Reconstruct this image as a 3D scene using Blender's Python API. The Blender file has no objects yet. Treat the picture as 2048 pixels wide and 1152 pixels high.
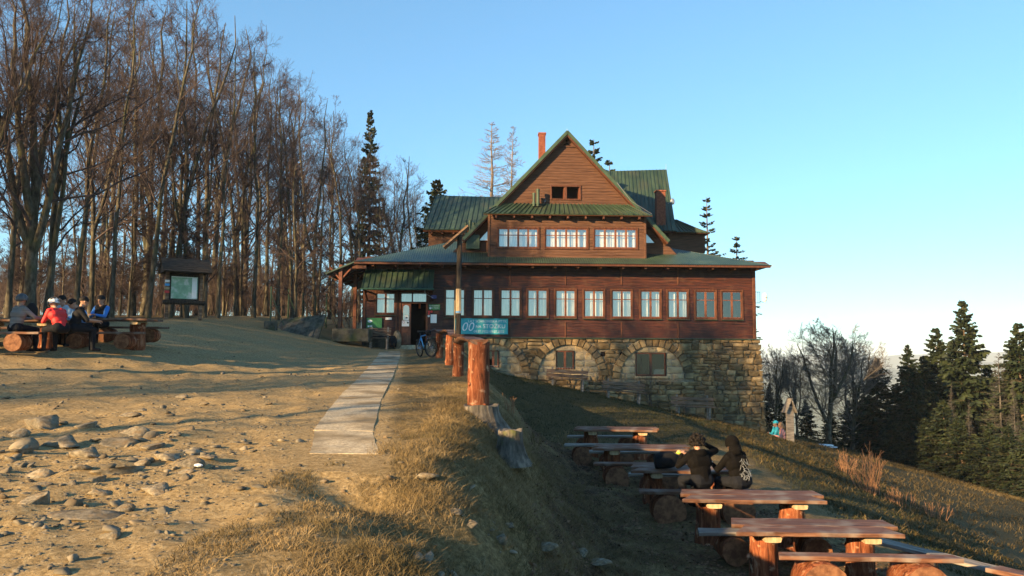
import bpy, math, random
import numpy as np
from mathutils import Vector, Matrix
R = math.radians
random.seed(7)
rng = np.random.default_rng(7)
sc = bpy.context.scene
COL = sc.collection

# ------------------------------------------------------------------ camera, sky, sun, exposure
EYE = 1.5
PITCH, ROLL, FPX = R(4.43), R(0.35), 1600.0
cam = bpy.data.cameras.new('camera'); camo = bpy.data.objects.new('camera', cam); COL.objects.link(camo)
CM = Matrix.Rotation(math.pi / 2 + PITCH, 3, 'X') @ Matrix.Rotation(ROLL, 3, 'Z')
camo.matrix_world = Matrix.Translation((0, 0, EYE)) @ CM.to_4x4()
cam.sensor_width = 36; cam.lens = 36 * FPX / 2048; cam.clip_start = .1; cam.clip_end = 30000
sc.camera = camo
SUN_AZ, SUN_EL = R(48), R(15.5)          # light travels towards +Y turned this far to +X, and down
world = bpy.data.worlds.new('World'); sc.world = world; world.use_nodes = True
wn = world.node_tree.nodes; wl = world.node_tree.links
sky = wn.new('ShaderNodeTexSky'); sky.sky_type = 'NISHITA'; sky.sun_disc = False
sky.sun_elevation = SUN_EL; sky.sun_rotation = SUN_AZ + math.pi
sky.altitude = 0; sky.air_density = 1.0; sky.dust_density = 0.0; sky.ozone_density = 4.0
tint = wn.new('ShaderNodeMixRGB'); tint.blend_type = 'MULTIPLY'; tint.inputs[0].default_value = 1; tint.inputs[2].default_value = (1.09, 1.50, 1.62, 1)
gam = wn.new('ShaderNodeGamma'); gam.inputs[1].default_value = .7
wl.new(sky.outputs[0], gam.inputs[0]); wl.new(gam.outputs[0], tint.inputs[1]); wl.new(tint.outputs[0], wn['Background'].inputs[0]); wn['Background'].inputs[1].default_value = 0.074
sl = bpy.data.lights.new('sun', 'SUN'); sl.energy = 5.0; sl.angle = R(0.53); sl.color = (1.0, 0.69, 0.34)
so = bpy.data.objects.new('sun', sl); COL.objects.link(so)
sd = Vector((math.sin(SUN_AZ) * math.cos(SUN_EL), math.cos(SUN_AZ) * math.cos(SUN_EL), -math.sin(SUN_EL)))
so.rotation_euler = sd.to_track_quat('-Z', 'Y').to_euler(); so.location = (-40, -40, 40)
sc.view_settings.view_transform = 'Standard'; sc.view_settings.look = 'None'
sc.view_settings.exposure = 1.75; sc.view_settings.gamma = 1.0
sc.render.engine = 'CYCLES'
sc.cycles.max_bounces = 6; sc.cycles.transparent_max_bounces = 12; sc.cycles.volume_bounces = 1
sc.cycles.use_denoising = True

# ------------------------------------------------------------------ helpers
CAMP = Vector((0, 0, EYE))
def ray(px, py): return CM @ Vector(((px - 1024) / FPX, -(py - 576) / FPX, -1))
def P(px, py, Y):
    d = ray(px, py); return CAMP + d * (Y / d.y)
def S(t):
    t = np.clip(t, 0, 1); return t * t * (3 - 2 * t)
def _hash(ix, iy, seed):
    h = (ix * 374761393 + iy * 668265263 + seed * 974634777) & 0xffffffff
    h = ((h ^ (h >> 13)) * 1274126177) & 0xffffffff
    return ((h ^ (h >> 16)) & 0xffff) / 65535.0
def vnoise(x, y, seed=0):
    x = np.asarray(x, float); y = np.asarray(y, float)
    ix = np.floor(x).astype(np.int64); iy = np.floor(y).astype(np.int64); fx = x - ix; fy = y - iy
    fx = fx * fx * (3 - 2 * fx); fy = fy * fy * (3 - 2 * fy)
    a = _hash(ix, iy, seed); b = _hash(ix + 1, iy, seed); c = _hash(ix, iy + 1, seed); d = _hash(ix + 1, iy + 1, seed)
    return (a + (b - a) * fx) * (1 - fy) + (c + (d - c) * fx) * fy - .5
def fbm(x, y, oct=4, seed=0):
    s = 0; a = 1.0
    for k in range(oct):
        s = s + a * vnoise(x * 2 ** k, y * 2 ** k, seed + k * 17); a *= .5
    return s

PATH_Y = [8.79, 10.35, 14.4, 20, 30.9, 37]; PATH_X = [-1.80, -2.15, -2.70, -3.36, -4.74, -5.6]
def terrain(x, y, detail=True):
    x = np.asarray(x, float); y = np.asarray(y, float)
    u = np.interp(y, [-60, 0, 4, 8, 12.75, 21, 30, 40, 60], [-2.2, -1.62, -1.5, -1.17, -.93, -.66, -.35, .03, .1])
    u = u + 1.4 * S((-x - 5.5) / 9) * S((y - 8) / 22) + .038 * np.clip(y - 36, 0, 60) * S((-x - 7) / 6)
    u = u - .12 * np.clip(y - 100, 0, None)
    xc = np.interp(y, [0, 4, 6, 8, 12.75, 21, 30, 38], [-.9, -.85, -.8, -1.0, -.75, -1.2, -2.6, -3.6])
    w = np.interp(y, [0, 12, 21, 30, 38], [2.4, 2.4, 3.0, 3.0, 2.6])
    terr = -3.25 + .016 * np.clip(y, 0, 30)
    hs = -1.0 - .215 * (np.clip(x, -6, 13.2) + 1.2)
    m = S((y - 24) / 13)
    low = terr * (1 - m) + hs * m
    xr = np.interp(y, [0, 20, 28, 36], [6.3, 6.5, 8.5, 13.0])
    k = np.interp(y, [0, 26, 36], [.45, .42, .26])
    t = (x - xr) / 1.0
    drop = k * np.where(t > 20, t, np.log1p(np.exp(np.clip(t, -30, 20))))
    low = low - drop - .1 * np.clip(y - 60, 0, None)
    s = S((x - xc) / w)
    z = u * (1 - s) + low * s
    if detail:
        pd = np.abs(x - np.interp(y, PATH_Y, PATH_X)); calm = np.where((y > 7.8) & (y < 38), .03 + .97 * S((pd - .36) / .7), 1.0)
        near = np.exp(-np.maximum(0, np.hypot(x, y) - 30) / 40)
        bank = s * (1 - S((x - xc - w * .9) / 1.2))
        z = z + calm * near * (.16 * fbm(x / 2.3, y / 2.3, 3, 5) * (.35 + bank) + .46 * bank * fbm(x / .95, y / .95, 3, 51) + .10 * fbm(x / .45, y / .45, 4, 9) * (.75 + .8 * bank) + .05 * np.maximum(0, fbm(x / 1.3, y / 1.3, 3, 77)) * (1 - s))
        # the washed-out hollow beside the path
        for hx, hy, hr, hd in ((-1.25, 7.2, .55, .28), (-.55, 6.5, .7, .34), (.25, 6.0, .9, .3), (-.38, 11.75, .6, .22), (.1, 11.1, .6, .22), (-.2, 8.4, .5, .25)):
            q = ((x - hx) / hr) ** 2 + ((y - hy) / (hr * .8)) ** 2
            z = z - hd * np.exp(-q * 1.6)
    return np.maximum(z, -260 + 6 * fbm(x / 300., y / 300., 2, 3)) + EYE
def zg(x, y): return float(terrain(np.array([x]), np.array([y]))[0])
def G(px, py, y0=2.5, y1=120):
    ys = y0 * (y1 / y0) ** np.linspace(0, 1, 900); d = ray(px, py)
    xs = d.x / d.y * ys; zs = EYE + d.z / d.y * ys
    k = np.nonzero(zs < terrain(xs, ys))[0]
    i = k[0] if len(k) else len(ys) - 1
    return Vector((xs[i], ys[i], zg(xs[i], ys[i])))

def tag(o, label=None, cat=None, group=None, kind=None):
    if label: o['label'] = label
    if cat: o['category'] = cat
    if group: o['group'] = group
    if kind: o['kind'] = kind
    return o
def thing(name, label, cat, loc=(0, 0, 0), rz=0, group=None):
    o = bpy.data.objects.new(name, None); COL.objects.link(o); o.location = loc; o.rotation_euler = (0, 0, rz)
    o.empty_display_size = .1
    return tag(o, label, cat, group)
def copy_tree(o, parent=None):
    c = o.copy(); COL.objects.link(c); c.parent = parent
    for ch in o.children: copy_tree(ch, c)
    return c
def link(name, me, parent=None, loc=None):
    o = bpy.data.objects.new(name, me); COL.objects.link(o); o.parent = parent
    if loc is not None: o.location = loc
    return o
def npmesh(name, V, Q, mats, smooth=False, midx=None):
    """V (n,3), Q (m,4) or (m,3) arrays"""
    me = bpy.data.meshes.new(name); V = np.asarray(V, np.float32); Q = np.asarray(Q, np.int32)
    n, k = Q.shape
    me.vertices.add(len(V)); me.vertices.foreach_set('co', V.ravel())
    me.loops.add(n * k); me.loops.foreach_set('vertex_index', Q.ravel())
    me.polygons.add(n); me.polygons.foreach_set('loop_start', np.arange(0, n * k, k, dtype=np.int32))
    if smooth: me.polygons.foreach_set('use_smooth', np.ones(n, bool))
    for m in (mats if isinstance(mats, (list, tuple)) else [mats]): me.materials.append(m)
    if midx is not None: me.polygons.foreach_set('material_index', np.asarray(midx, np.int32))
    me.update(calc_edges=True); return me

class MB:
    def __init__(s): s.v = []; s.f = []; s.m = []
    def add(s, vs, fs, mi=0):
        b = len(s.v); s.v += [tuple(v) for v in vs]; s.f += [tuple(i + b for i in f) for f in fs]; s.m += [mi] * len(fs); return s
    def box(s, x0, x1, y0, y1, z0, z1, mi=0, b=0, M=None):
        if b <= 0:
            vs = [(x, y, z) for z in (z0, z1) for y in (y0, y1) for x in (x0, x1)]
            fs = [(0, 2, 3, 1), (4, 5, 7, 6), (0, 1, 5, 4), (2, 6, 7, 3), (0, 4, 6, 2), (1, 3, 7, 5)]
        else:
            b = min(b, (x1 - x0) * .45, (y1 - y0) * .45, (z1 - z0) * .45)
            vs = []; idx = {}
            X = (x0, x1); Y = (y0, y1); Z = (z0, z1)
            for i in (0, 1):
                for j in (0, 1):
                    for k in (0, 1):
                        for a in range(3):
                            p = [X[i] + (b if i == 0 else -b), Y[j] + (b if j == 0 else -b), Z[k] + (b if k == 0 else -b)]
                            p[a] = (X[i], Y[j], Z[k])[a]
                            idx[(i, j, k, a)] = len(vs); vs.append(tuple(p))
            I = lambda i, j, k, a: idx[(i, j, k, a)]
            fs = []
            for i in (0, 1):
                q = [I(i, 0, 0, 0), I(i, 1, 0, 0), I(i, 1, 1, 0), I(i, 0, 1, 0)]; fs.append(q if i else q[::-1])
                q = [I(0, i, 0, 1), I(1, i, 0, 1), I(1, i, 1, 1), I(0, i, 1, 1)]; fs.append(q[::-1] if i else q)
                q = [I(0, 0, i, 2), I(1, 0, i, 2), I(1, 1, i, 2), I(0, 1, i, 2)]; fs.append(q if i else q[::-1])
            for j in (0, 1):
                for k in (0, 1):
                    fs.append((I(0, j, k, 1), I(1, j, k, 1), I(1, j, k, 2), I(0, j, k, 2)))
                    fs.append((I(j, 0, k, 0), I(j, 1, k, 0), I(j, 1, k, 2), I(j, 0, k, 2)))
                    fs.append((I(j, k, 0, 0), I(j, k, 1, 0), I(j, k, 1, 1), I(j, k, 0, 1)))
            for i in (0, 1):
                for j in (0, 1):
                    for k in (0, 1): fs.append((I(i, j, k, 0), I(i, j, k, 1), I(i, j, k, 2)))
        if M is not None: vs = [tuple(M @ Vector(v)) for v in vs]
        return s.add(vs, fs, mi)
    def tube(s, pts, rads, n=8, mi=0, caps=True, capmi=None, jit=0, phase=0):
        pts = [Vector(p) for p in pts]; vs = []; ref = None
        for i, p in enumerate(pts):
            t = (pts[min(i + 1, len(pts) - 1)] - pts[max(i - 1, 0)]).normalized()
            if ref is None: ref = Vector((0, 0, 1)) if abs(t.z) < .8 else Vector((1, 0, 0))
            a = (ref - t * ref.dot(t)).normalized(); ref = a; c = t.cross(a)
            for k in range(n):
                an = 2 * math.pi * k / n + phase; r = rads[i] * (1 + jit * random.uniform(-1, 1))
                vs.append(p + (a * math.cos(an) + c * math.sin(an)) * r)
        fs = [(i * n + k, i * n + (k + 1) % n, (i + 1) * n + (k + 1) % n, (i + 1) * n + k) for i in range(len(pts) - 1) for k in range(n)]
        s.add(vs, fs, mi)
        if caps:
            b = len(s.v) - len(vs); L = len(pts) - 1
            s.f += [tuple(b + k for k in range(n))[::-1], tuple(b + L * n + k for k in range(n))]
            s.m += [capmi if capmi is not None else mi] * 2
        return s
    def quad(s, a, b, c, d, mi=0): return s.add([a, b, c, d], [(0, 1, 2, 3)], mi)
    def slab(s, a, b, c, d, t, mi=0):
        a, b, c, d = map(Vector, (a, b, c, d)); n = (b - a).cross(d - a).normalized() * t
        return s.add([a, b, c, d, a - n, b - n, c - n, d - n], [(0, 1, 2, 3), (7, 6, 5, 4), (0, 4, 5, 1), (1, 5, 6, 2), (2, 6, 7, 3), (3, 7, 4, 0)], mi)
    def ball(s, c, r, nu=10, nv=7, mi=0, sc3=(1, 1, 1), M=None, jit=0):
        vs = []; c = Vector(c)
        for j in range(nv + 1):
            th = math.pi * j / nv
            for i in range(nu):
                ph = 2 * math.pi * i / nu; q = r * (1 + jit * random.uniform(-1, 1))
                v = Vector((math.sin(th) * math.cos(ph) * q * sc3[0], math.sin(th) * math.sin(ph) * q * sc3[1], math.cos(th) * q * sc3[2]))
                if M is not None: v = M @ v
                vs.append(c + v)
        fs = [(j * nu + i, (j + 1) * nu + i, (j + 1) * nu + (i + 1) % nu, j * nu + (i + 1) % nu) for j in range(nv) for i in range(nu)]
        return s.add(vs, fs, mi)
    def torus(s, c, ax, R0, r, n=32, k=8, mi=0):
        c = Vector(c); ax = Vector(ax).normalized(); a = ax.orthogonal().normalized(); b = ax.cross(a); vs = []
        for i in range(n):
            an = 2 * math.pi * i / n; d = a * math.cos(an) + b * math.sin(an)
            for j in range(k):
                t = 2 * math.pi * j / k; vs.append(c + d * (R0 + r * math.cos(t)) + ax * r * math.sin(t))
        fs = [(i * k + j, ((i + 1) % n) * k + j, ((i + 1) % n) * k + (j + 1) % k, i * k + (j + 1) % k) for i in range(n) for j in range(k)]
        return s.add(vs, fs, mi)
    def mesh(s, name, mats, smooth=False):
        me = bpy.data.meshes.new(name); me.from_pydata(s.v, [], s.f)
        for m in (mats if isinstance(mats, (list, tuple)) else [mats]): me.materials.append(m)
        me.polygons.foreach_set('material_index', s.m)
        if smooth: me.polygons.foreach_set('use_smooth', [True] * len(s.f))
        me.update(); return me
    def build(s, name, mats, parent=None, smooth=False, loc=None): return link(name, s.mesh(name, mats, smooth), parent, loc)

# ------------------------------------------------------------------ materials
def mat(name, cols, scale=(1, 1, 1), nscale=4.0, detail=5, rough=.8, bump=.15, bdist=.01, spec=.25, metal=0, rand=0, dist=0.0, rough_n=.6, second=None, coords='Object'):
    """noise-driven colour ramp; scale stretches the noise (wood grain), rand varies the value from object to object"""
    m = bpy.data.materials.new(name); m.use_nodes = True; n = m.node_tree.nodes; l = m.node_tree.links
    b = n['Principled BSDF']; b.inputs['Roughness'].default_value = rough; b.inputs['Metallic'].default_value = metal
    b.inputs['Specular IOR Level'].default_value = spec
    tc = n.new('ShaderNodeTexCoord'); mp = n.new('ShaderNodeMapping'); mp.inputs['Scale'].default_value = scale
    l.new(tc.outputs[coords], mp.inputs[0])
    oi = n.new('ShaderNodeObjectInfo')
    vm = n.new('ShaderNodeVectorMath'); vm.operation = 'MULTIPLY_ADD'
    l.new(oi.outputs['Random'], vm.inputs[0]); vm.inputs[1].default_value = (37, 19, 53); l.new(mp.outputs[0], vm.inputs[2])
    no = n.new('ShaderNodeTexNoise'); no.inputs['Scale'].default_value = nscale; no.inputs['Detail'].default_value = detail
    no.inputs['Roughness'].default_value = rough_n; no.inputs['Distortion'].default_value = dist
    l.new(vm.outputs[0], no.inputs['Vector'])
    cr = n.new('ShaderNodeValToRGB'); e = cr.color_ramp.elements
    while len(e) < len(cols): e.new(.5)
    for i, (p, c) in enumerate(cols): e[i].position = .5 + (p - .5) * .55; e[i].color = (*c, 1)
    l.new(no.outputs['Fac'], cr.inputs[0]); out = cr.outputs[0]
    if second:      # (colour, noise scale, lo, hi): blotches of another colour
        n2 = n.new('ShaderNodeTexNoise'); n2.inputs['Scale'].default_value = second[1]; n2.inputs['Detail'].default_value = 4
        l.new(tc.outputs[coords], n2.inputs['Vector'])
        mr = n.new('ShaderNodeMapRange'); mr.inputs[1].default_value = second[2]; mr.inputs[2].default_value = second[3]
        l.new(n2.outputs['Fac'], mr.inputs[0])
        mx = n.new('ShaderNodeMixRGB'); l.new(mr.outputs[0], mx.inputs[0]); l.new(out, mx.inputs[1]); mx.inputs[2].default_value = (*second[0], 1)
        out = mx.outputs[0]
    if rand:
        hv = n.new('ShaderNodeHueSaturation'); mr = n.new('ShaderNodeMapRange'); mr.inputs[3].default_value = 1 - rand; mr.inputs[4].default_value = 1 + rand
        l.new(oi.outputs['Random'], mr.inputs[0]); l.new(mr.outputs[0], hv.inputs['Value']); l.new(out, hv.inputs['Color']); out = hv.outputs[0]
    l.new(out, b.inputs['Base Color'])
    if bump:
        bp = n.new('ShaderNodeBump'); bp.inputs['Strength'].default_value = bump; bp.inputs['Distance'].default_value = bdist
        l.new(no.outputs['Fac'], bp.inputs['Height']); l.new(bp.outputs[0], b.inputs['Normal'])
    return m
def flat(name, c, rough=.6, spec=.3, metal=0, v=.12, nscale=8):
    c = np.array(c); return mat(name, [(.3, tuple(c * (1 - v))), (.7, tuple(np.minimum(c * (1 + v), 1)))], nscale=nscale, rough=rough, spec=spec, metal=metal, bump=.03)
def glassmat(name, fac=.35, tint=(.75, .85, .95)):
    m = bpy.data.materials.new(name); m.use_nodes = True; n = m.node_tree.nodes; l = m.node_tree.links
    n.remove(n['Principled BSDF']); t = n.new('ShaderNodeBsdfTransparent'); g = n.new('ShaderNodeBsdfGlossy'); x = n.new('ShaderNodeMixShader')
    t.inputs[0].default_value = (*tint, 1); g.inputs[0].default_value = (1, .96, .9, 1); g.inputs['Roughness'].default_value = .02
    no = n.new('ShaderNodeTexNoise'); no.inputs['Scale'].default_value = 1.3; bp = n.new('ShaderNodeBump'); bp.inputs['Strength'].default_value = .04
    tc = n.new('ShaderNodeTexCoord'); l.new(tc.outputs['Object'], no.inputs['Vector']); l.new(no.outputs['Fac'], bp.inputs['Height']); l.new(bp.outputs[0], g.inputs['Normal'])
    x.inputs[0].default_value = fac; l.new(t.outputs[0], x.inputs[1]); l.new(g.outputs[0], x.inputs[2]); l.new(x.outputs[0], n['Material Output'].inputs[0])
    return m
M = {}
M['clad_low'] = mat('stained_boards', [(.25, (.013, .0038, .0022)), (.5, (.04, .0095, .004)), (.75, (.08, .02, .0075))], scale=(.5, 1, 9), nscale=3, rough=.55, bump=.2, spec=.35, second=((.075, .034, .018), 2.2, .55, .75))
M['clad_up'] = mat('weathered_boards', [(.2, (.045, .02, .012)), (.5, (.082, .037, .021)), (.8, (.115, .056, .033))], scale=(.5, 1, 9), nscale=3, rough=.7, bump=.2)
M['trim'] = mat('dark_trim_wood', [(.3, (.05, .018, .010)), (.7, (.11, .04, .02))], scale=(4, 4, 1), nscale=5, rough=.55)
M['sash'] = mat('red_brown_sash', [(.3, (.09, .028, .013)), (.7, (.17, .055, .024))], nscale=5, rough=.5, spec=.4)
M['roof'] = mat('green_painted_metal', [(.25, (.017, .034, .021)), (.5, (.028, .050, .031)), (.8, (.045, .070, .044))], nscale=1.1, detail=7, rough=.42, bump=.05, spec=.5, second=((.05, .055, .035), .8, .55, .8), rand=.14)
M['roof_trim'] = mat('green_trim', [(.3, (.028, .05, .03)), (.7, (.042, .072, .042))], nscale=3, rough=.5, spec=.4)
M['roof_corr'] = mat('green_corrugated_metal', [(.25, (.016, .036, .028)), (.5, (.025, .050, .036)), (.8, (.042, .070, .044))], nscale=.9, detail=7, rough=.45, bump=.04, spec=.5)
M['stone'] = mat('sandstone', [(.2, (.085, .055, .027)), (.45, (.19, .128, .062)), (.6, (.25, .172, .086)), (.8, (.34, .245, .13))], nscale=2.6, detail=8, rough=.9, bump=.6, bdist=.03, spec=.15, rand=.45, second=((.07, .062, .05), 1.4, .48, .72))
M['stone_small'] = mat('small_sandstone', [(.2, (.085, .055, .027)), (.45, (.19, .128, .062)), (.6, (.25, .172, .086)), (.8, (.34, .245, .13))], nscale=3.4, detail=8, rough=.9, bump=.6, bdist=.03, spec=.15, rand=0, second=((.07, .062, .05), 1.4, .48, .72))
M['ashlar'] = mat('pale_sandstone', [(.2, (.25, .18, .10)), (.5, (.36, .28, .165)), (.8, (.44, .35, .22))], nscale=3, detail=8, rough=.9, bump=.4, bdist=.02, spec=.15, rand=.14, second=((.16, .13, .09), 1.2, .55, .8))
M['mortar'] = mat('lime_mortar', [(.3, (.17, .14, .10)), (.7, (.30, .25, .18))], nscale=7, rough=.95, bump=.4)
M['brick'] = mat('red_brick_flat', [(.3, (.15, .045, .028)), (.7, (.25, .085, .05))], nscale=9, rough=.85)
M['curtain'] = mat('white_net_curtain', [(.3, (.52, .50, .47)), (.7, (.80, .78, .74))], scale=(9, 1, .4), nscale=4, rough=.9, bump=.5, bdist=.04)
M['dark'] = flat('dark_interior', (.012, .009, .008), .9, .1)  # near-black colour stands for unlit depth in rooms, recesses and vents; eyes too
M['glass'] = glassmat('window_glass', .30, (.9, .92, .92))
M['glass_mid'] = glassmat('darker_glass', .16, (.6, .62, .62))  # weaker reflection and darker tint, for the two right-hand windows
M['glass_dark'] = glassmat('plain_glass', .05, (.5, .5, .5))
M['concrete'] = mat('exposed_concrete', [(.25, (.24, .19, .13)), (.5, (.40, .33, .225)), (.75, (.56, .47, .33))], nscale=24, detail=9, rough=.93, bump=.5, bdist=.01, spec=.15, second=((.20, .155, .095), 1.3, .46, .62), rough_n=.75)
M['old_concrete'] = mat('mossy_concrete', [(.3, (.045, .042, .034)), (.7, (.12, .108, .085))], nscale=4, detail=8, rough=.95, bump=.5, bdist=.02, second=((.06, .07, .03), 1.5, .5, .7))
M['log'] = mat('peeled_red_log', [(.25, (.035, .014, .009)), (.42, (.125, .038, .018)), (.58, (.20, .066, .030)), (.78, (.31, .16, .095))], scale=(5, 5, .8), nscale=2.2, detail=9, rough=.85, bump=1.0, bdist=.03, spec=.08, rand=.18, dist=.9, rough_n=.7, second=((.40, .24, .15), 7, .6, .7))
M['logend'] = mat('sawn_log_end', [(.3, (.10, .04, .02)), (.7, (.23, .105, .052))], nscale=9, detail=6, rough=.8, bump=.3)
M['plank'] = mat('brown_stained_plank', [(.2, (.05, .022, .013)), (.5, (.115, .05, .028)), (.8, (.19, .095, .057))], scale=(.7, 7, 7), nscale=3, detail=8, rough=.68, bump=.4, bdist=.01, spec=.22, rand=.15, second=((.20, .155, .125), 3.0, .5, .72))
M['grey_plank'] = mat('grey_weathered_plank', [(.2, (.10, .085, .075)), (.5, (.20, .175, .15)), (.8, (.31, .27, .235))], scale=(.7, 7, 7), nscale=3, detail=8, rough=.8, bump=.4, bdist=.008, rand=.15)
M['bench_wood'] = mat('brown_bench_plank', [(.2, (.06, .035, .024)), (.5, (.14, .085, .055)), (.8, (.25, .17, .115))], scale=(.7, 7, 7), nscale=3, detail=8, rough=.75, bump=.4, bdist=.008, rand=.15)
M['pale_wood'] = mat('pale_wood', [(.3, (.30, .21, .12)), (.7, (.48, .36, .22))], scale=(5, 5, 1), nscale=4, detail=6, rough=.75)
M['stump'] = mat('grey_stump_wood', [(.2, (.04, .034, .028)), (.5, (.10, .087, .072)), (.8, (.2, .17, .14))], scale=(4, 4, .7), nscale=3, detail=8, rough=.9, bump=.8, bdist=.03, second=((.09, .10, .03), 3, .55, .7))
M['post_dark'] = mat('charred_post', [(.3, (.015, .012, .010)), (.7, (.05, .038, .028))], scale=(6, 6, .6), nscale=3, rough=.8, bump=.5)
M['rock'] = mat('grey_sandstone_rock', [(.2, (.09, .075, .055)), (.5, (.17, .145, .105)), (.8, (.26, .22, .165))], nscale=5, detail=9, rough=.93, bump=.6, bdist=.02, spec=.15, rand=.2, second=((.20, .13, .065), 3, .5, .75))
M['bark'] = mat('beech_bark', [(.2, (.03, .025, .018)), (.5, (.075, .064, .045)), (.8, (.135, .118, .085))], scale=(3, 3, 1), nscale=2.5, detail=7, rough=.9, bump=.5, bdist=.03, second=((.07, .075, .025), .9, .52, .75))
M['twig'] = mat('beech_twigs', [(.3, (.045, .032, .03)), (.7, (.085, .06, .054))], nscale=.8, rough=.85, bump=0)
M['pale_twig'] = mat('pale_grey_twigs', [(.3, (.10, .085, .072)), (.7, (.17, .145, .125))], nscale=.8, rough=.85, bump=0)
M['larch'] = mat('larch_twigs', [(.3, (.13, .10, .08)), (.7, (.22, .17, .14))], nscale=.8, rough=.85, bump=0)
M['spruce_bark'] = mat('spruce_bark', [(.3, (.07, .05, .035)), (.7, (.14, .10, .07))], nscale=3, rough=.9)
M['dead'] = mat('dead_spruce_wood', [(.3, (.05, .045, .04)), (.7, (.10, .09, .08))], nscale=3, rough=.9)
M['needle'] = mat('spruce_needles', [(.25, (.007, .013, .006)), (.5, (.015, .025, .009)), (.8, (.036, .044, .014))], nscale=.7, detail=6, rough=.7, bump=0, spec=.3)
M['grass'] = mat('dry_grass', [(.25, (.085, .066, .028)), (.5, (.17, .12, .055)), (.8, (.30, .215, .11))], nscale=1.1, detail=8, rough=.8, bump=0, spec=.2)
M['grass_green'] = mat('winter_grass', [(.25, (.022, .027, .009)), (.5, (.045, .045, .016)), (.8, (.10, .078, .03))], nscale=1.3, detail=8, rough=.8, bump=0, spec=.2)
M['slope_grass'] = mat('dead_brown_grass', [(.25, (.035, .028, .012)), (.5, (.075, .055, .025)), (.8, (.15, .11, .05))], nscale=.8, detail=8, rough=.85, bump=0, spec=.1)
M['litter'] = mat('beech_leaf_litter', [(.25, (.06, .03, .018)), (.5, (.13, .068, .036)), (.8, (.24, .14, .08))], nscale=9, detail=4, rough=.8, bump=0)
M['shrub'] = mat('willow_twigs', [(.3, (.17, .085, .045)), (.7, (.29, .16, .09))], nscale=2, rough=.8, bump=0)
M['black'] = flat('black_fabric', (.012, .012, .014), .85, .15)
M['blackmetal'] = flat('black_metal', (.02, .02, .022), .4, .5)
M['rubber'] = flat('tyre_rubber', (.022, .021, .02), .75, .2)
M['steel'] = flat('grey_steel', (.35, .35, .36), .35, .5, metal=.7)
M['white'] = flat('white_paint', (.75, .75, .74), .5, .4)
M['skin'] = flat('skin', (.36, .195, .13), .55, .35)
M['paper'] = flat('white_paper', (.75, .76, .76), .8, .2, v=.04)
M['greensign'] = flat('green_sign', (.03, .16, .05), .4, .4)
M['red'] = flat('red_plastic', (.55, .03, .03), .45, .4)
M['blue'] = flat('blue_paint', (.04, .28, .62), .35, .5)
M['teal'] = flat('teal_banner', (.05, .36, .40), .6, .3, v=.05)
M['greenpost'] = flat('dark_green_paint', (.02, .06, .035), .5, .4)
M['snow'] = flat('old_snow', (.8, .83, .88), .8, .2)
M['shingle'] = mat('dark_shingle', [(.3, (.025, .021, .018)), (.7, (.06, .048, .038))], scale=(1, 1, 5), nscale=4, rough=.8, bump=.4)
HAZE = 1.6e-4
# ------------------------------------------------------------------ ground
def ground_material():
    m = bpy.data.materials.new('ground_soil'); m.use_nodes = True; n = m.node_tree.nodes; l = m.node_tree.links
    b = n['Principled BSDF']; b.inputs['Roughness'].default_value = .95; b.inputs['Specular IOR Level'].default_value = .12
    g = n.new('ShaderNodeNewGeometry'); at = n.new('ShaderNodeAttribute'); at.attribute_name = 'zone'
    sep = n.new('ShaderNodeSeparateColor'); l.new(at.outputs['Color'], sep.inputs[0])
    def noise(s, d=6, r=.6):
        x = n.new('ShaderNodeTexNoise'); x.inputs['Scale'].default_value = s; x.inputs['Detail'].default_value = d; x.inputs['Roughness'].default_value = r
        l.new(g.outputs['Position'], x.inputs['Vector']); return x.outputs['Fac']
    def ramp(f, cols):
        cr = n.new('ShaderNodeValToRGB'); e = cr.color_ramp.elements
        while len(e) < len(cols): e.new(.5)
        for i, (p, c) in enumerate(cols): e[i].position = .5 + (p - .5) * .6; e[i].color = (*c, 1)
        l.new(f, cr.inputs[0]); return cr.outputs[0]
    def mix(f, a, c):
        x = n.new('ShaderNodeMixRGB'); l.new(f, x.inputs[0]); l.new(a, x.inputs[1]); l.new(c, x.inputs[2]); return x.outputs[0]
    def masked(f, w, sharp=.18):
        a = n.new('ShaderNodeMath'); a.operation = 'ADD'; l.new(f, a.inputs[0]); l.new(w, a.inputs[1])
        r = n.new('ShaderNodeMapRange'); r.inputs[1].default_value = 1 - sharp; r.inputs[2].default_value = 1 + sharp; l.new(a.outputs[0], r.inputs[0]); return r.outputs[0]
    fine = noise(19, 10, .76); mid = noise(2.2, 7); big = noise(.55, 5)
    dirt = mix(big, ramp(fine, [(.2, (.10, .064, .026)), (.5, (.25, .17, .076)), (.8, (.42, .31, .16))]),
               ramp(fine, [(.2, (.15, .105, .05)), (.5, (.31, .225, .115)), (.8, (.48, .37, .21))]))
    grass = mix(mid, ramp(fine, [(.3, (.05, .041, .017)), (.55, (.12, .088, .038)), (.75, (.24, .175, .08))]),
                ramp(fine, [(.3, (.09, .062, .027)), (.55, (.19, .13, .06)), (.75, (.32, .225, .11))]))
    litter = ramp(noise(17, 6, .7), [(.3, (.022, .014, .009)), (.5, (.055, .032, .019)), (.72, (.11, .066, .038))])
    meadow = mix(mid, ramp(fine, [(.3, (.024, .023, .009)), (.7, (.075, .06, .025))]), ramp(fine, [(.3, (.05, .037, .016)), (.7, (.14, .10, .046))]))
    c = mix(masked(mid, sep.outputs[0]), dirt, grass)
    c = mix(masked(mid, sep.outputs[1]), c, litter)
    c = mix(masked(mid, sep.outputs[2]), c, meadow)
    l.new(c, b.inputs['Base Color'])
    bp = n.new('ShaderNodeBump'); bp.inputs['Strength'].default_value = .7; bp.inputs['Distance'].default_value = .03
    l.new(fine, bp.inputs['Height']); l.new(bp.outputs[0], b.inputs['Normal'])
    return m
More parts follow.
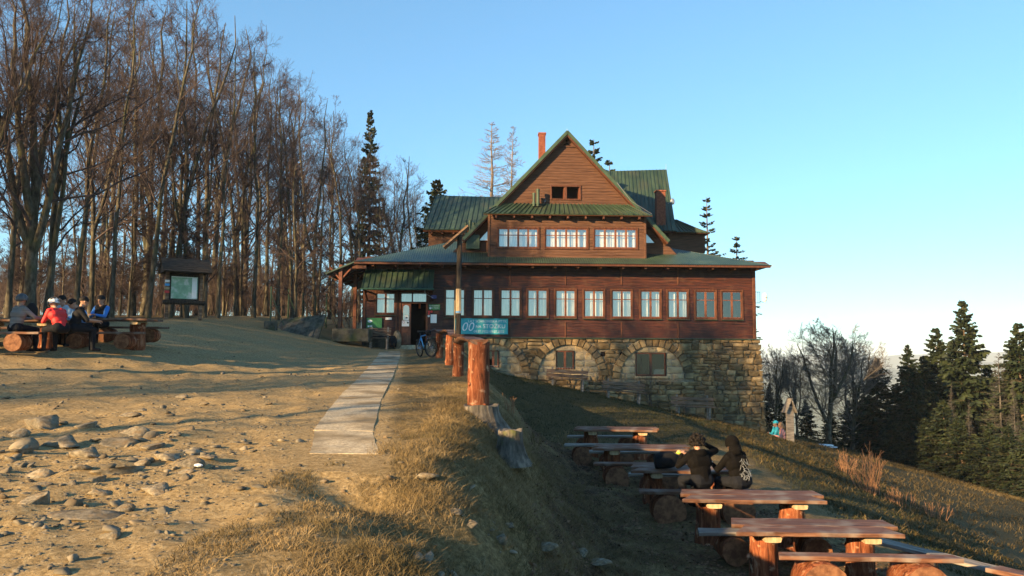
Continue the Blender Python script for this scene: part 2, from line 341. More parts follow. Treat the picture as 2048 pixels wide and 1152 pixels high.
def axis(segs):
    out = []
    for a, b_, st in segs: out += list(np.arange(a, b_, st))
    return np.array(out)
gx = np.concatenate([-np.geomspace(9000, 60, 26), axis([(-58, -26, 2.), (-26, -14, .4), (-14, -9, .16), (-9, 6.5, .065), (6.5, 14, .16), (14, 40, 1.), (40, 60, 4.)]), np.geomspace(64, 9000, 26)])
gy = np.concatenate([axis([(-60, 0, 3.), (0, 2.6, .4), (2.6, 12, .055), (12, 24, .11), (24, 46, .3), (46, 100, 2.)]), np.geomspace(104, 9000, 30)])
XX, YY = np.meshgrid(gx, gy); ZZ = terrain(XX.ravel(), YY.ravel())
nx, ny = len(gx), len(gy)
ii = (np.arange(ny - 1)[:, None] * nx + np.arange(nx - 1)[None]).ravel()
gm = npmesh('ground', np.stack([XX.ravel(), YY.ravel(), ZZ], 1), np.stack([ii, ii + 1, ii + nx + 1, ii + nx], 1), ground_material(), True)
def path_x(y): return np.interp(y, PATH_Y, PATH_X)
def zones(x, y):
    xc = np.interp(y, [0, 4, 6, 8, 12.75, 21, 30, 38], [-.9, -.85, -.8, -1.0, -.75, -1.2, -2.6, -3.6])
    g = np.zeros_like(x)
    g = np.maximum(g, .72 * S((x - path_x(y) - .3) / .5) * S((y - 3) / 2))                       # right of the slabs
    g = np.maximum(g, .55 * S((x + 2.4) / 1.2) * S((9.5 - y) / 2.5))                             # foreground tufts
    g = np.maximum(g, .6 * S((-x - 8.5 - .13 * y) / 2.5) * S((y - 8) / 5))                      # under the trees
    w = np.interp(y, [0, 12, 21, 30, 38], [2.4, 2.4, 3.0, 3.0, 2.6])
    lit = .6 * S((x - xc - .35 * w) / .7) * S((xc + w * 1.25 - x) / .6) * S((27 - y) / 4)
    lit = np.maximum(lit, .5 * S((-x - 13) / 3) * S((y - 24) / 6))
    lit = np.maximum(lit, .45 * S((x - .8) / 1) * S((6.2 - x) / 1) * S((23 - y) / 3))
    mead = .75 * np.maximum(S((y - 22) / 5) * S((x - xc - 1) / 1.5), S((x - 6) / 1.5))
    return g, lit, mead
gz = zones(XX.ravel(), YY.ravel())
ca = gm.color_attributes.new('zone', 'FLOAT_COLOR', 'POINT')
ca.data.foreach_set('color', np.stack([gz[0], gz[1], gz[2], np.ones_like(gz[0])], 1).astype(np.float32).ravel())
tag(link('ground', gm), 'stony dirt track and grassy bank around the hut', kind='structure')

# far hills, each a ridge with depth of its own
M['hill'] = mat('wooded_far_hill', [(.3, (.03, .045, .03)), (.7, (.07, .085, .055))], nscale=.004, detail=6, rough=.95, bump=0)
for D, pys, seed in ((5200, [(300, 716), (1500, 716), (1620, 708), (1760, 713), (1850, 705), (1980, 706), (2300, 700)], 3),
                     (3300, [(300, 736), (1500, 735), (1650, 728), (1800, 738), (1950, 722), (2100, 728), (2300, 722)], 8),
                     (2100, [(300, 775), (1500, 772), (1650, 760), (1800, 775), (2000, 752), (2300, 760)], 12)):
    pxs = np.linspace(300, 2500, 260); top = np.interp(pxs, [a for a, _ in pys], [b for _, b in pys])
    X = (pxs - 1024) / FPX * D; top = EYE + (700 + (pxs - 1024) * math.tan(ROLL) - top) / FPX * D + D * .004 * fbm(X / (D * .06), X * 0 + seed, 4, seed)
    t = np.linspace(-1, 1, 13); V = []
    for tt in t:
        h = top - (top + 300) * (abs(tt) ** 1.4) + D * .002 * fbm(X / (D * .03), X * 0 + tt * 9, 3, seed + 4)
        V.append(np.stack([X * (1 + tt * .12), np.full_like(X, D * (1 + tt * .12)), h], 1))
    n1 = len(pxs); ii = (np.arange(12)[:, None] * n1 + np.arange(n1 - 1)[None]).ravel()
    tag(link('hills', npmesh('hills', np.concatenate(V), np.stack([ii, ii + 1, ii + n1 + 1, ii + n1], 1), M['hill'], True)), 'blue wooded ridge on the horizon', kind='structure')

# ------------------------------------------------------------------ concrete slab path
fp = bpy.data.objects.new('footpath', None); COL.objects.link(fp); tag(fp, 'narrow cast concrete slab path leading up to the hut', kind='structure')
cuts = [8.75, 10.35, 14.4, 18.6, 23.0, 27.5, 32.0, 36.5]
for k in range(len(cuts) - 1):
    ya, yb = cuts[k] + .007, cuts[k + 1] - .007; nn = 10; V = []; hw = .37 + .014 * k
    ys = np.linspace(ya, yb, nn); dz = random.uniform(-.006, .006)
    for y in ys:
        xm = float(path_x(y)); z = float(terrain(np.array([xm]), np.array([y]), False)[0]) + .009 + dz
        for s_, j in ((-1, 0), (-.55, 1), (0, 2), (.55, 3), (1, 4)):
            V.append((xm + s_ * hw + (random.uniform(-.008, .008) if abs(s_) == 1 else 0), y, z + random.uniform(-.006, .006)))
    top = len(V)
    V += [(v[0], v[1], v[2] - .22) for v in V]; Fq = []
    for i in range(nn - 1):
        for j in range(4): Fq.append((i * 5 + j, i * 5 + j + 1, (i + 1) * 5 + j + 1, (i + 1) * 5 + j))
        for j, o_ in ((0, 1), (4, 0)):
            q = (i * 5 + j, (i + 1) * 5 + j, top + (i + 1) * 5 + j, top + i * 5 + j); Fq.append(q if o_ else q[::-1])
    for i in (0, nn - 1):
        for j in range(4): Fq.append((i * 5 + j, top + i * 5 + j, top + i * 5 + j + 1, i * 5 + j + 1))
    mb = MB(); mb.add(V, Fq); mb.build('slab', M['concrete'], fp)

# ------------------------------------------------------------------ hut
ANG = R(2.0)
H0 = P(870, 690, 40.0)
UX = Vector((math.cos(ANG), math.sin(ANG), 0)); WN = Vector((-math.sin(ANG), math.cos(ANG), 0))
hut = thing('mountain_hut', 'large brown timber mountain hut with green metal roofs on a sandstone base', 'building', H0, ANG)
def L(px, py, w=0.0):
    d = ray(px, py); t = ((H0 - CAMP).dot(WN) + w) / d.dot(WN); p = CAMP + d * t - H0
    return (p.dot(UX), w, p.z)
def u_(px, py, w=0.0): return L(px, py, w)[0]
def v_(px, py, w=0.0): return L(px, py, w)[2]
vb, ve = v_(1200, 677), v_(1200, 522)          # bottom and top of the boarded ground floor
uL, uR = u_(728, 600), u_(1509, 600)
def boards(name, lo, hi, v0, v1, w, holes, m, pitch=.15, parent=hut):
    mb = MB(); v = v0
    while v < v1 - 1e-3:
        vt = min(v + pitch, v1); mid = (v + vt) / 2
        a = lo(mid) if callable(lo) else lo; b = hi(mid) if callable(hi) else hi
        iv = [(a, b)]
        for (h0, h1, g0, g1) in holes:
            if g0 < mid < g1:
                nv = []
                for s0, s1 in iv:
                    if h1 <= s0 or h0 >= s1: nv.append((s0, s1))
                    else:
                        if h0 > s0: nv.append((s0, h0))
                        if h1 < s1: nv.append((h1, s1))
                iv = nv
        for s0, s1 in iv:
            cutp = [s0]; x = s0 + random.uniform(1.5, 4)
            while x < s1 - .6: cutp.append(x); x += random.uniform(2.4, 4.2)
            cutp.append(s1)
            for p, q in zip(cutp, cutp[1:]):
                o = random.uniform(0, .006); q -= .004
                mb.add([(p, w - .022 - o, v + .004), (q, w - .022 - o, v + .004), (q, w - o * .5, vt + .004), (p, w - o * .5, vt + .004), (p, w + .03, v + .004), (q, w + .03, v + .004)], [(0, 1, 2, 3), (4, 5, 1, 0)])
        v = vt
    return mb.build(name, m, parent)
def window(u0, u1, v0, v1, w, groups=1, transom=.34, curtain=True, sill=True, glass='glass', frame=.05, name='window', label=None, surround=True):
    mb = MB()
    fo = .06
    if surround:
        for (a, b, c, d) in ((u0 - fo, u0 + .02, v0 - fo, v1 + fo), (u1 - .02, u1 + fo, v0 - fo, v1 + fo)):
            mb.box(a, b, w - .06, w + .05, c, d, b=.008)
        for (c, d) in ((v0 - fo, v0 + .02), (v1 - .02, v1 + fo)):
            mb.box(u0 + .021, u1 - .021, w - .057, w + .05, c, d, b=.008)
    else:
        mb.box(u0, u1, w + .09, w + .1, v0, v0 + .02)
    win = mb.build(name, M['trim'], hut)
    if label: win['label'] = label
    n = groups * 2; cw = (u1 - u0 - .04) / n; vt = v1 - (v1 - v0) * transom
    for k in range(n):
        a = u0 + .02 + k * cw; b = a + cw; f = frame
        s = MB()
        s.box(a + .002, a + f, w - .02, w + .03, v0 + .022, v1 - .022, b=.006); s.box(b - f, b - .002, w - .02, w + .03, v0 + .022, v1 - .022, b=.006)
        for c0, c1 in ((v0 + .022, v0 + .022 + f), (v1 - .022 - f, v1 - .022), (vt - .02, vt + .02)):
            s.box(a + f + .001, b - f - .001, w - .016, w + .026, c0, c1, b=.004)
        s.build('sash', M['sash'], win)
        for c0, c1 in ((v0 + f + .022, vt - .02), (vt + .02, v1 - f - .022)):
            p = MB(); t1, t2 = random.uniform(-.006, .006), random.uniform(-.006, .006)
            p.quad((a + f, w + .012 + t1, c0), (b - f, w + .012 + t2, c0), (b - f, w + .012 + t2, c1), (a + f, w + .012 + t1, c1)); p.build('pane', M[glass], win)
    if curtain:
        nn = 40; V = []; Fq = []
        for i in range(nn + 1):
            x = u0 + .03 + (u1 - u0 - .06) * i / nn; d = .22 + .035 * math.sin(i * 1.9 + random.random()) + .02 * math.sin(i * .7)
            V += [(x, w + d, v0 + .02), (x, w + d, v1 - .02)]
        for i in range(nn):
            if curtain == 'gap' and nn * .38 < i < nn * .62: continue
            Fq.append((2 * i, 2 * i + 2, 2 * i + 3, 2 * i + 1))
        c = MB(); c.add(V, Fq); c.build('curtain', M['curtain'], win, True)
    if sill:
        s = MB(); s.box(u0 - .05, u1 + .05, w - .14, w - .062, v0 - .09, v0 - .062, b=.006); s.build('sill', M['roof_trim'], win)
    return win
# ground floor
holes = []; wins = []
for i, cx in enumerate([910, 966, 1021, 1075, 1131, 1188, 1243.5, 1301, 1355.5, 1411, 1463.5]):
    y0, y1 = 577.5 + (cx - 910) * .008, 633 + (cx - 910) * .008
    a, b, c, d = u_(cx - 20.5, 600), u_(cx + 20.5, 600), v_(cx, y1), v_(cx, y0); holes.append((a, b, c, d)); wins.append((a, b, c, d, i))
vw = (u_(752, 600), u_(791, 600), v_(770, 628), v_(770, 585)); holes.append(vw)
dr = (u_(801, 640), u_(853, 640), v_(826, 690), v_(826, 584)); holes.append(dr)
boards('boarded_wall', uL, uR, vb, ve + .1, 0, holes, M['clad_low'])
# body of the building behind the boards, near-black to read as unlit rooms
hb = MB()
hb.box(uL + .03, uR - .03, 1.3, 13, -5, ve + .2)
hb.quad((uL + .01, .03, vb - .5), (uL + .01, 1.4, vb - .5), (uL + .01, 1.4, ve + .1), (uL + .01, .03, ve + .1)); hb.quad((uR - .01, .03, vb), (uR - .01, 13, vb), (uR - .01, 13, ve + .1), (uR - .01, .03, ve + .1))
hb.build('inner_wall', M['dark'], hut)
for a, b, c, d, i in wins:
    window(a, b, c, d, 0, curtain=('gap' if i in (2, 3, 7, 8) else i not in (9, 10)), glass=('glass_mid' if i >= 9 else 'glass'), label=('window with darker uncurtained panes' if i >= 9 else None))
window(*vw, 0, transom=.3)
for px in (728.5, 1508):
    u = u_(px, 600); MB().box(u - .08, u + .08, -.055, .1, vb - (.5 if px < 800 else 0), ve, b=.01).build('corner_post', M['trim'], hut)
for px in (795, 912, 1020, 1131, 1243, 1356):
    u = u_(px, 600)
    if px > 900:
        for c0, c1 in ((v_(px, 570), ve - .1), (vb, v_(px, 644))): MB().box(u - .035, u + .035, -.05, .0, c0, c1, b=.006).build('wall_batten', M['trim'], hut)
    else: MB().box(u - .08, u + .02, -.055, .04, vb - .35, v_(px, 582), b=.006).build('wall_batten', M['trim'], hut)
# plastered plinth under the porch wall
MB().box(uL - .03, dr[0] - .08, -.07, .05, vb - 1.2, vb - .002, b=.01).build('plinth', M['old_concrete'], hut)
pl = MB(); pl.box(dr[1] + .06, u_(871, 600), -.07, .05, vb - 1.2, vb - .002, b=.01); pl.build('plinth', M['old_concrete'], hut)
# door: frame, transom panes, closed leaf with arched light, open dark doorway
dm = MB(); um = u_(824, 640); vt = v_(826, 605)
dm.box(dr[0] - .07, dr[0] + .03, -.06, .06, dr[2], dr[3] + .06, b=.008); dm.box(dr[1] - .03, dr[1] + .07, -.06, .06, dr[2], dr[3] + .06, b=.008)
dm.box(dr[0] + .031, dr[1] - .031, -.055, .06, dr[3] - .03, dr[3] + .06, b=.008); dm.box(dr[0] + .031, dr[1] - .031, -.055, .06, vt - .05, vt + .04, b=.008)
dm.box(um - .03, um + .03, -.05, .05, vt + .041, dr[3] - .031, b=.006)
door = dm.build('door', M['trim'], hut)
for a, b in ((dr[0] + .03, um - .03), (um + .03, dr[1] - .03)):
    p = MB(); p.quad((a, 0, vt + .04), (b, 0, vt + .04), (b, 0, dr[3] - .03), (a, 0, dr[3] - .03)); p.build('pane', M['glass'], door)
    p = MB(); p.quad((a, .2, vt + .04), (b, .2, vt + .04), (b, .2, dr[3] - .03), (a, .2, dr[3] - .03)); p.build('curtain', M['curtain'], door)
lf = MB(); a, b = dr[0] + .035, um - .05
lf.box(a, b, -.02, .03, dr[2] + .02, vt - .06, b=.01); 
for c0, c1 in ((.12, .62), (.70, 1.05)): lf.box(a + .1, b - .1, -.035, -.0205, dr[2] + c0, dr[2] + c1, b=.01)
leaf = lf.build('door_leaf', M['sash'], door)
ar = MB(); cxl = (a + b) / 2; rr = (b - a) / 2 - .09; zb_ = dr[2] + 1.25; zt_ = vt - .28
pts = [(cxl - rr, zb_), (cxl + rr, zb_)] + [(cxl + rr * math.cos(t), zt_ + rr * math.sin(t)) for t in np.linspace(0, math.pi, 9)]
ar.add([(x, -.024, z) for x, z in pts], [tuple(range(len(pts)))]); ar.build('pane', M['glass'], door)
for (px, py, w_, h_) in ((813, 636, .22, .24), (811, 647, .36, .28)):
    st = MB(); u, _, v = L(px, py, -.03); st.box(u - w_ / 2, u + w_ / 2, -.042 - (.003 if h_ > .25 else 0), -.037, v - h_ / 2, v + h_ / 2); st.build('notice', M['paper'], door)
for (px, py, c) in ((807, 644.5, 'red'), (815.5, 645, 'black'), (813, 635, 'blackmetal')):
    st = MB(); u, _, v = L(px, py, -.05)
    if c == 'red': st.torus((u, -.048, v), (0, 1, 0), .05, .008, 16, 5)
    else: st.add([(u - .05, -.048, v - .04), (u + .04, -.048, v - .05), (u + .06, -.048, v + .03), (u + .01, -.048, v + .01), (u - .03, -.048, v + .05)], [(0, 1, 2, 3, 4)])
    st.build('pictogram', M[c], door)
lam = MB(); u, _, v = L(839.5, 609, .5); lam.tube([(u, .5, v + .15), (u, .5, v - .2)], [.05, .05], 8); lam.build('hanging_lamp', flat('orange_shade', (.6, .14, .03)), door)
fl = MB(); fl.box(dr[0] - .1, dr[1] + .1, -.45, .3, dr[2] - .25, dr[2] - .005, b=.02); fl.build('doorstep', M['concrete'], hut)

# ---- stone base
wS = -.16
vtop = vb - .02; vbot = v_(1533, 872, wS)
uSL = u_(872, 700, wS); uSRt, uSRb = u_(1522, 680, wS), u_(1534, 870, wS)
def uright(v): return uSRt + (uSRb - uSRt) * (vtop - v) / (vtop - vbot)
sw = MB(); bo = .10
wdw = [(u_(975, 720, wS), u_(998, 720, wS), v_(990, 735, wS), v_(990, 700, wS)), (u_(1112, 720, wS), u_(1149, 720, wS), v_(1130, 739, wS), v_(1130, 701, wS)), (u_(1272, 720, wS), u_(1333, 720, wS), v_(1300, 752, wS), v_(1300, 705, wS))]
ucut = sorted([uSL, uSRt - .1] + [q for w4 in wdw for q in w4[:2]]); vcut = sorted([vbot - 1, vtop] + [q for w4 in wdw for q in w4[2:]])
for c0, c1 in zip(ucut, ucut[1:]):
    for d0, d1 in zip(vcut, vcut[1:]):
        if not any(w4[0] < (c0 + c1) / 2 < w4[1] and w4[2] < (d0 + d1) / 2 < w4[3] for w4 in wdw): sw.quad((c0, wS + bo, d0), (c1, wS + bo, d0), (c1, wS + bo, d1), (c0, wS + bo, d1))
sw.add([(uSRt - .1, wS + bo, vbot - 1), (uright(vbot - 1) - .1, wS + bo, vbot - 1), (uSRt - .1, wS + bo, vtop), (uright(vbot - 1) - .1, 13, vbot - 1), (uSRt - .1, 13, vtop), (uSL, wS + bo, vbot - 1), (uSL, 3, vbot - 1), (uSL, 3, vtop), (uSL, wS + bo, vtop)],
       [(0, 1, 2), (1, 3, 4, 2), (5, 8, 7, 6)])
swall = sw.build('stone_wall', M['mortar'], hut)
cap = MB(); cap.box(u_(866, 676), uSRt + .06, wS - .10, .06, vtop + .004, vtop + .05, b=.008); cap.build('wall_cap', M['roof_trim'], hut)
arches = []
for cx, cy, rp in ((986, 745, 57), (1137.5, 752, 62), (1305.5, 758, 65)):
    u, _, v = L(cx, cy, wS); r = u_(cx + rp, cy, wS) - u; arches.append((u, v, r))
RING = .42
def stone_mesh(a, b, c, d, front, back, m, ju=.03):
    # eight-cornered block with worn, chamfered face
    j = lambda s: random.uniform(-s, s); ju = .075 if m is M['stone'] else .03
    w = b - a; h = d - c; ch = min(.05, w * .18, h * .2)
    o = [(a + j(ju) * .5, c + j(ju) * .5), (b + j(ju) * .5, c + j(ju) * .5), (b + j(ju) * .5, d + j(ju) * .5), (a + j(ju) * .5, d + j(ju) * .5)]
    cu, cv = (a + b) / 2, (c + d) / 2
    V = []; 
    for x, z in o:      # each corner becomes two points, so the outline is an octagon
        sx = 1 if x < cu else -1; sz = 1 if z < cv else -1; k = random.uniform(.4, 1.5)
        V.append((x, z, sx, sz, ch * k))
    ring = []
    for i, (x, z, sx, sz, k) in enumerate(V):
        p1 = (x + sx * k, z); p2 = (x, z + sz * k)
        ring += [p2, p1] if i in (0, 2) else [p1, p2]
    n = 8; vs = [(x, back, z) for x, z in ring] + [(x, front + ch * .7, z) for x, z in ring]
    vs += [(cu + (x - cu) * (1 - ch * 2.0 / w), front + j(.022), cv + (z - cv) * (1 - ch * 1.7 / h)) for x, z in ring]
    vs.append((cu + j(w * .15), front - random.uniform(0, .035), cv + j(h * .15)))
    fs = [(k, (k + 1) % n, n + (k + 1) % n, n + k) for k in range(n)] + [(n + k, n + (k + 1) % n, 2 * n + (k + 1) % n, 2 * n + k) for k in range(n)] + [(2 * n + k, 2 * n + (k + 1) % n, 3 * n) for k in range(n)]
    mb = MB(); mb.add(vs, fs); return mb.mesh('stone', m)
vents = [(u_(1206, 708, wS), v_(1206, 708, wS), .12, .13), (u_(1246, 709, wS), v_(1246, 709, wS), .17, .22)]
STONES = []
def lay(iv0, row0, row1, avg, excl, m, front, jit, back):
    # stones along one course between exclusions
    segs = [iv0]
    for e0, e1 in excl:
        ns = []
        for s0, s1 in segs:
            if e1 <= s0 or e0 >= s1: ns.append((s0, s1))
            else:
                if e0 - s0 > .07: ns.append((s0, e0))
                if s1 - e1 > .07: ns.append((e1, s1))
        segs = ns
    for s0, s1 in segs:
        x = s0
        while x < s1 - .05:
            wd = avg * random.choice((.45, .65, .85, 1, 1.2, 1.5, 1.8)) * random.uniform(.9, 1.1)
            if s1 - (x + wd) < avg * .4: wd = s1 - x
            g = .016
            if wd > .08:
                lo_, hi_ = row0, row1
                cut_ = [lo_, lo_ + (hi_ - lo_) * random.uniform(.4, .6), hi_] if (m is M['stone'] and hi_ - lo_ > .29 and random.random() < .3) else [lo_, hi_]
                for q0, q1 in zip(cut_, cut_[1:]): STONES.append(((min(x + wd, s1) - x) * (q1 - q0), stone_mesh(x + g, min(x + wd, s1) - g, q0 + g * .8, q1 - g * .8, front - random.uniform(0, jit), back, m)))
            x += wd
v = vtop; ns0 = len(swall.children)
while v > vbot - .1:
    h = random.choice((.19, .22, .26, .30, .36)); r0, r1 = v - h, v; mid = (r0 + r1) / 2
    ex = []
    for (au, av, r) in arches:
        if mid > av - .02:
            R2 = (r + RING) ** 2 - (mid - av) ** 2
            if R2 > 0: ex.append((au - math.sqrt(R2), au + math.sqrt(R2)))
    for (hu, hv, hw_, hh) in vents:
        if r0 < hv + hh and r1 > hv - hh: ex.append((hu - hw_, hu + hw_))
    # leave out what the ground hides
    us = np.linspace(uSL, uright(mid), 30); gw = [zg(*(H0 + UX * q + WN * (wS - .1)).to_tuple()[:2]) - H0.z for q in us]
    ok = [q for q, g_ in zip(us, gw) if g_ < r1 + .1]
    if ok: lay((min(ok), uright(mid)), r0, r1, random.uniform(.36, .50), ex, M['stone'], wS, .06, wS + .3)
    v -= h
for (au, av, r), wd in zip(arches, wdw):
    nA = max(15, int(math.pi * (r + RING / 2) / .31))
    for k in range(nA):
        t0, t1 = math.pi * k / nA + .012, math.pi * (k + 1) / nA - .012; ro = r + RING * random.uniform(.85, 1.08)
        zt = min(vtop - .02, 99)
        pts = [(au + rad * math.cos(t), min(av + rad * math.sin(t), zt)) for rad, t in ((r, t0), (ro, t0), (ro, t1), (r, t1))]
        cu = sum(p[0] for p in pts) / 4; cv = sum(p[1] for p in pts) / 4; f = wS - random.uniform(.0, .06)
        vs = [(x, wS + .25, z) for x, z in pts] + [(x, f + .03, z) for x, z in pts] + [(cu + (x - cu) * .86, f + random.uniform(-.01, .01), cv + (z - cv) * .86) for x, z in pts]
        mb = MB(); mb.add(vs, [(i + a_, (i + 1) % 4 + a_, (i + 1) % 4 + 4 + a_, i + 4 + a_) for a_ in (0, 4) for i in range(4)] + [(8, 9, 10, 11)])
        link('arch_stone', mb.mesh('arch_stone', M['stone']), swall)
    v = av + r - .02
    while v > av - .05:
        h = random.uniform(.28, .42); r0, r1 = max(v - h, av - .05), v; mid = (r0 + r1) / 2
        c2 = r * r - max(0, mid - av) ** 2
        ex = [(wd[0], wd[1])] if r0 < wd[3] - .05 and r1 > wd[2] + .02 else []
        if c2 > .02: lay((au - math.sqrt(c2) + .01, au + math.sqrt(c2) - .01), r0, r1, .62, ex, M['ashlar'], wS + .085, .015, wS + .3)
        v -= h
STONES.sort(key=lambda t_: -t_[0])
for _, me in STONES[:300]: link('stone', me, swall)
sv_, sf_ = [], []
for _, me in STONES[300:]:
    o_ = len(sv_); sv_ += [tuple(q.co) for q in me.vertices]; sf_ += [tuple(i_ + o_ for i_ in q.vertices) for q in me.polygons]; bpy.data.meshes.remove(me)
if sv_: MB().add(sv_, sf_).build('small_stones', M['stone_small'], swall)['kind'] = 'stuff'
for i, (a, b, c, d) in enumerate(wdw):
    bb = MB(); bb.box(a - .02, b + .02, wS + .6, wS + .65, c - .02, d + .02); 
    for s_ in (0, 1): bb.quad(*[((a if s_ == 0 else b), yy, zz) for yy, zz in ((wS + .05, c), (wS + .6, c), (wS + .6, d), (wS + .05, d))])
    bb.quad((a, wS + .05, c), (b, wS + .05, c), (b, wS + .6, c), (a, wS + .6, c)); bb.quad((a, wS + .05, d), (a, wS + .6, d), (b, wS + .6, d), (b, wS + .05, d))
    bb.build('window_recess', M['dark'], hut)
    window(a, b, c, d, wS + .14, transom=.0001, curtain=False, sill=False, glass='glass_dark', frame=.055, name='cellar_window', surround=False)
    ls = MB(); ls.box(a - .08, b + .08, wS - .02, wS + .12, c - .12, c - .005, b=.012); ls.build('stone_sill', M['ashlar'], hut)
    if i < 2:
        br = MB()
        for k in range(7): x = a + .06 + (b - a - .12) * k / 6; br.tube([(x, wS + .085, c + .005), (x, wS + .085, c + .10)], [.006, .006], 5)
        br.tube([(a + .02, wS + .085, c + .1), (b - .02, wS + .085, c + .1)], [.008, .008], 5); br.build('window_guard', M['steel'], hut)
u, _, v = L(1318, 744, wS + .3)
pp = MB(); pp.box(u - .28, u + .28, wS + .27, wS + .29, v - .16, v + .14); pp.build('leaflet', flat('leaflet_print', (.38, .45, .38)), hut)
for (hu, hv, hw_, hh), rd in zip(vents, (0, 1)):
    vv = MB(); n = 14 if rd else 4; ph = 0 if rd else math.pi / 4; k_ = 1 if rd else 1.35
    vv.add([(hu + hw_ * k_ * .95 * math.cos(2 * math.pi * i / n + ph), wS + .09, hv + hh * k_ * .95 * math.sin(2 * math.pi * i / n + ph)) for i in range(n)], [tuple(range(n))[::-1]])
    vv.build('vent_dark_face', M['dark'], hut)  # flat dark face painted for the shade inside the vent, no opening cut
    vr = MB(); 
    if rd: vr.add(*(lambda q: (q, [(i, (i + 1) % n, n + (i + 1) % n, n + i) for i in range(n)]))([(hu + hw_ * f * math.cos(2 * math.pi * i / n), wS + dd, hv + hh * f * math.sin(2 * math.pi * i / n)) for f, dd in ((1.0, .088), (1.32, .02)) for i in range(n)])); vr.build('vent_rim', M['ashlar'], hut)

# ---- upper storey
wU = .15
uA, uB = u_(978, 470, wU), u_(1290, 470, wU); vU0, vU1 = v_(1133, 512, wU), v_(1133, 426, wU)
hol = []; up = []
for x0, x1 in ((996, 1077), (1090, 1175), (1188, 1274)):
    r_ = (u_(x0, 475, wU), u_(x1, 475, wU), v_((x0 + x1) / 2, 496 + (x0 - 996) * .006, wU), v_((x0 + x1) / 2, 456 + (x0 - 996) * .006, wU)); hol.append(r_); up.append(r_)
boards('upper_boarded_wall', uA, uB, vU0 - .1, vU1 + .15, wU, hol, M['clad_up'])
ub = MB(); ub.box(uA + .02, uB - .02, wU + 1.0, 3.0, vU0 - .4, vU1 + .4)
for u in (uA + .01, uB - .01): ub.quad((u, wU + .02, vU0 - .4), (u, 3, vU0 - .4), (u, 3, vU1 + .2), (u, wU + .02, vU1 + .2))
ub.build('upper_inner_wall', M['clad_up'], hut)
for r_ in up: window(*r_, wU, groups=2, transom=.36, sill=False)
for u in (uA, uB): MB().box(u - .06, u + .06, wU - .05, wU + .06, vU0 - .08, vU1 + .1, b=.01).build('corner_board', M['clad_up'], hut)
# gable above the skirt roof
wG = .75; wE = -.35
vS1 = v_(1133, 409, wG); vS0 = v_(1133, 429, wE)
ax_, az_ = u_(1133.5, 272, wG), v_(1133.5, 272, wG); gl, gr = u_(1002, 409, wG), u_(1262, 409, wG)
k_l = (ax_ - gl) / (az_ - vS1); k_r = (gr - ax_) / (az_ - vS1)
gw = (u_(1103, 385, wG), u_(1160, 385, wG), v_(1131, 398, wG), v_(1131, 373, wG))
vt0 = v_(1133, 293, wG)
boards('gable_wall', lambda v: ax_ - k_l * (az_ - v), lambda v: ax_ + k_r * (az_ - v), vS1 - .05, vt0, wG, [gw], M['clad_up'])
gb = MB(); gb.box(gw[0] - .1, gw[1] + .1, wG + .5, wG + .55, gw[2] - .1, gw[3] + .1); gb.build('attic_dark_sheet', M['dark'], hut)  # dark sheet standing in for the unlit attic behind the open casements
gwin = MB()
for a, b, c, d in ((gw[0] - .06, gw[0] + .02, gw[2] - .06, gw[3] + .06), (gw[1] - .02, gw[1] + .06, gw[2] - .06, gw[3] + .06)): gwin.box(a, b, wG - .06, wG + .06, c, d, b=.008)
for c, d in ((gw[2] - .06, gw[2] + .01), (gw[3] - .02, gw[3] + .06)): gwin.box(gw[0] + .021, gw[1] - .021, wG - .055, wG + .06, c, d, b=.008)
um = (gw[0] + gw[1]) / 2; gwin.box(um - .06, um + .06, wG - .03, wG + .05, gw[2] + .012, gw[3] - .021, b=.006)
gwo = gwin.build('gable_window', M['trim'], hut); gwo['label'] = 'attic window with both casements open'
for s_, x in ((-1, um - .08), (1, gw[1] - .04)):
    q = MB(); q.box(x - .02, x + .02, wG + .05, wG + .5, gw[2] + .03, gw[3] - .03); q.build('open_casement', M['sash'], gwo)
tv = MB(); tb = (vt0 + .02, v_(1133, 279, wG)); hw0 = (az_ - tb[0]) * k_l * .86
tv.add([(ax_ - hw0, wG + .06, tb[0]), (ax_ + hw0, wG + .06, tb[0]), (ax_, wG + .06, az_ - .18)], [(0, 1, 2)]); tv.build('gable_vent', M['dark'], hut)
tv = MB(); tv.box(ax_ - hw0 - .25, ax_ + hw0 + .25, wG - .08, wG + .06, vt0 - .04, vt0 + .03, b=.008)
for s_ in (-1, 1): tv.slab((ax_ + s_ * (hw0 * .55), wG - .02, vt0 + .03), (ax_ + s_ * (hw0 * .95), wG - .02, vt0 + .03), (ax_ + s_ * .1, wG - .02, az_ - .2), (ax_ + s_ * .02, wG - .02, az_ - .35), .03)
tv.build('gable_trim', M['clad_up'], hut)
def panels(part, A, B, C, D, n, m=None, seam=.035, rise=.05):
    """standing seam metal pans between bottom edge A-B and top edge D-C, each a piece of its own"""
    A, B, C, D = map(Vector, (A, B, C, D)); nrm = (B - A).cross(D - A).normalized()
    for i in range(n):
        t0, t1 = i / n, (i + 1) / n; b0, b1 = A.lerp(B, t0), A.lerp(B, t1); c0, c1 = D.lerp(C, t0), D.lerp(C, t1)
        e = (b1 - b0).normalized() * seam; e2 = (c1 - c0).normalized() * min(seam, (c1 - c0).length * .4); j = nrm * random.uniform(.0, .008)
        mb = MB(); vs = []
        for q0, q1, ee in ((b0, b1, e), (c0, c1, e2)):
            vs += [q0 + j, q0 + nrm * rise + j, q0 + ee + nrm * rise + j, q0 + ee * 1.15 + j, (q0 + q1) / 2 + j + nrm * .006, q1 - ee * .05 + j]
        vs += [q - nrm * .03 for q in (b0, b1 - e * .05)]
        mb.add(vs, [(k, k + 1, k + 7, k + 6) for k in range(5)] + [(0, 1, 2, 3), (12, 13, 5, 4), (12, 4, 3, 0)]); link('panel', mb.mesh('panel', m or M['roof']), part)
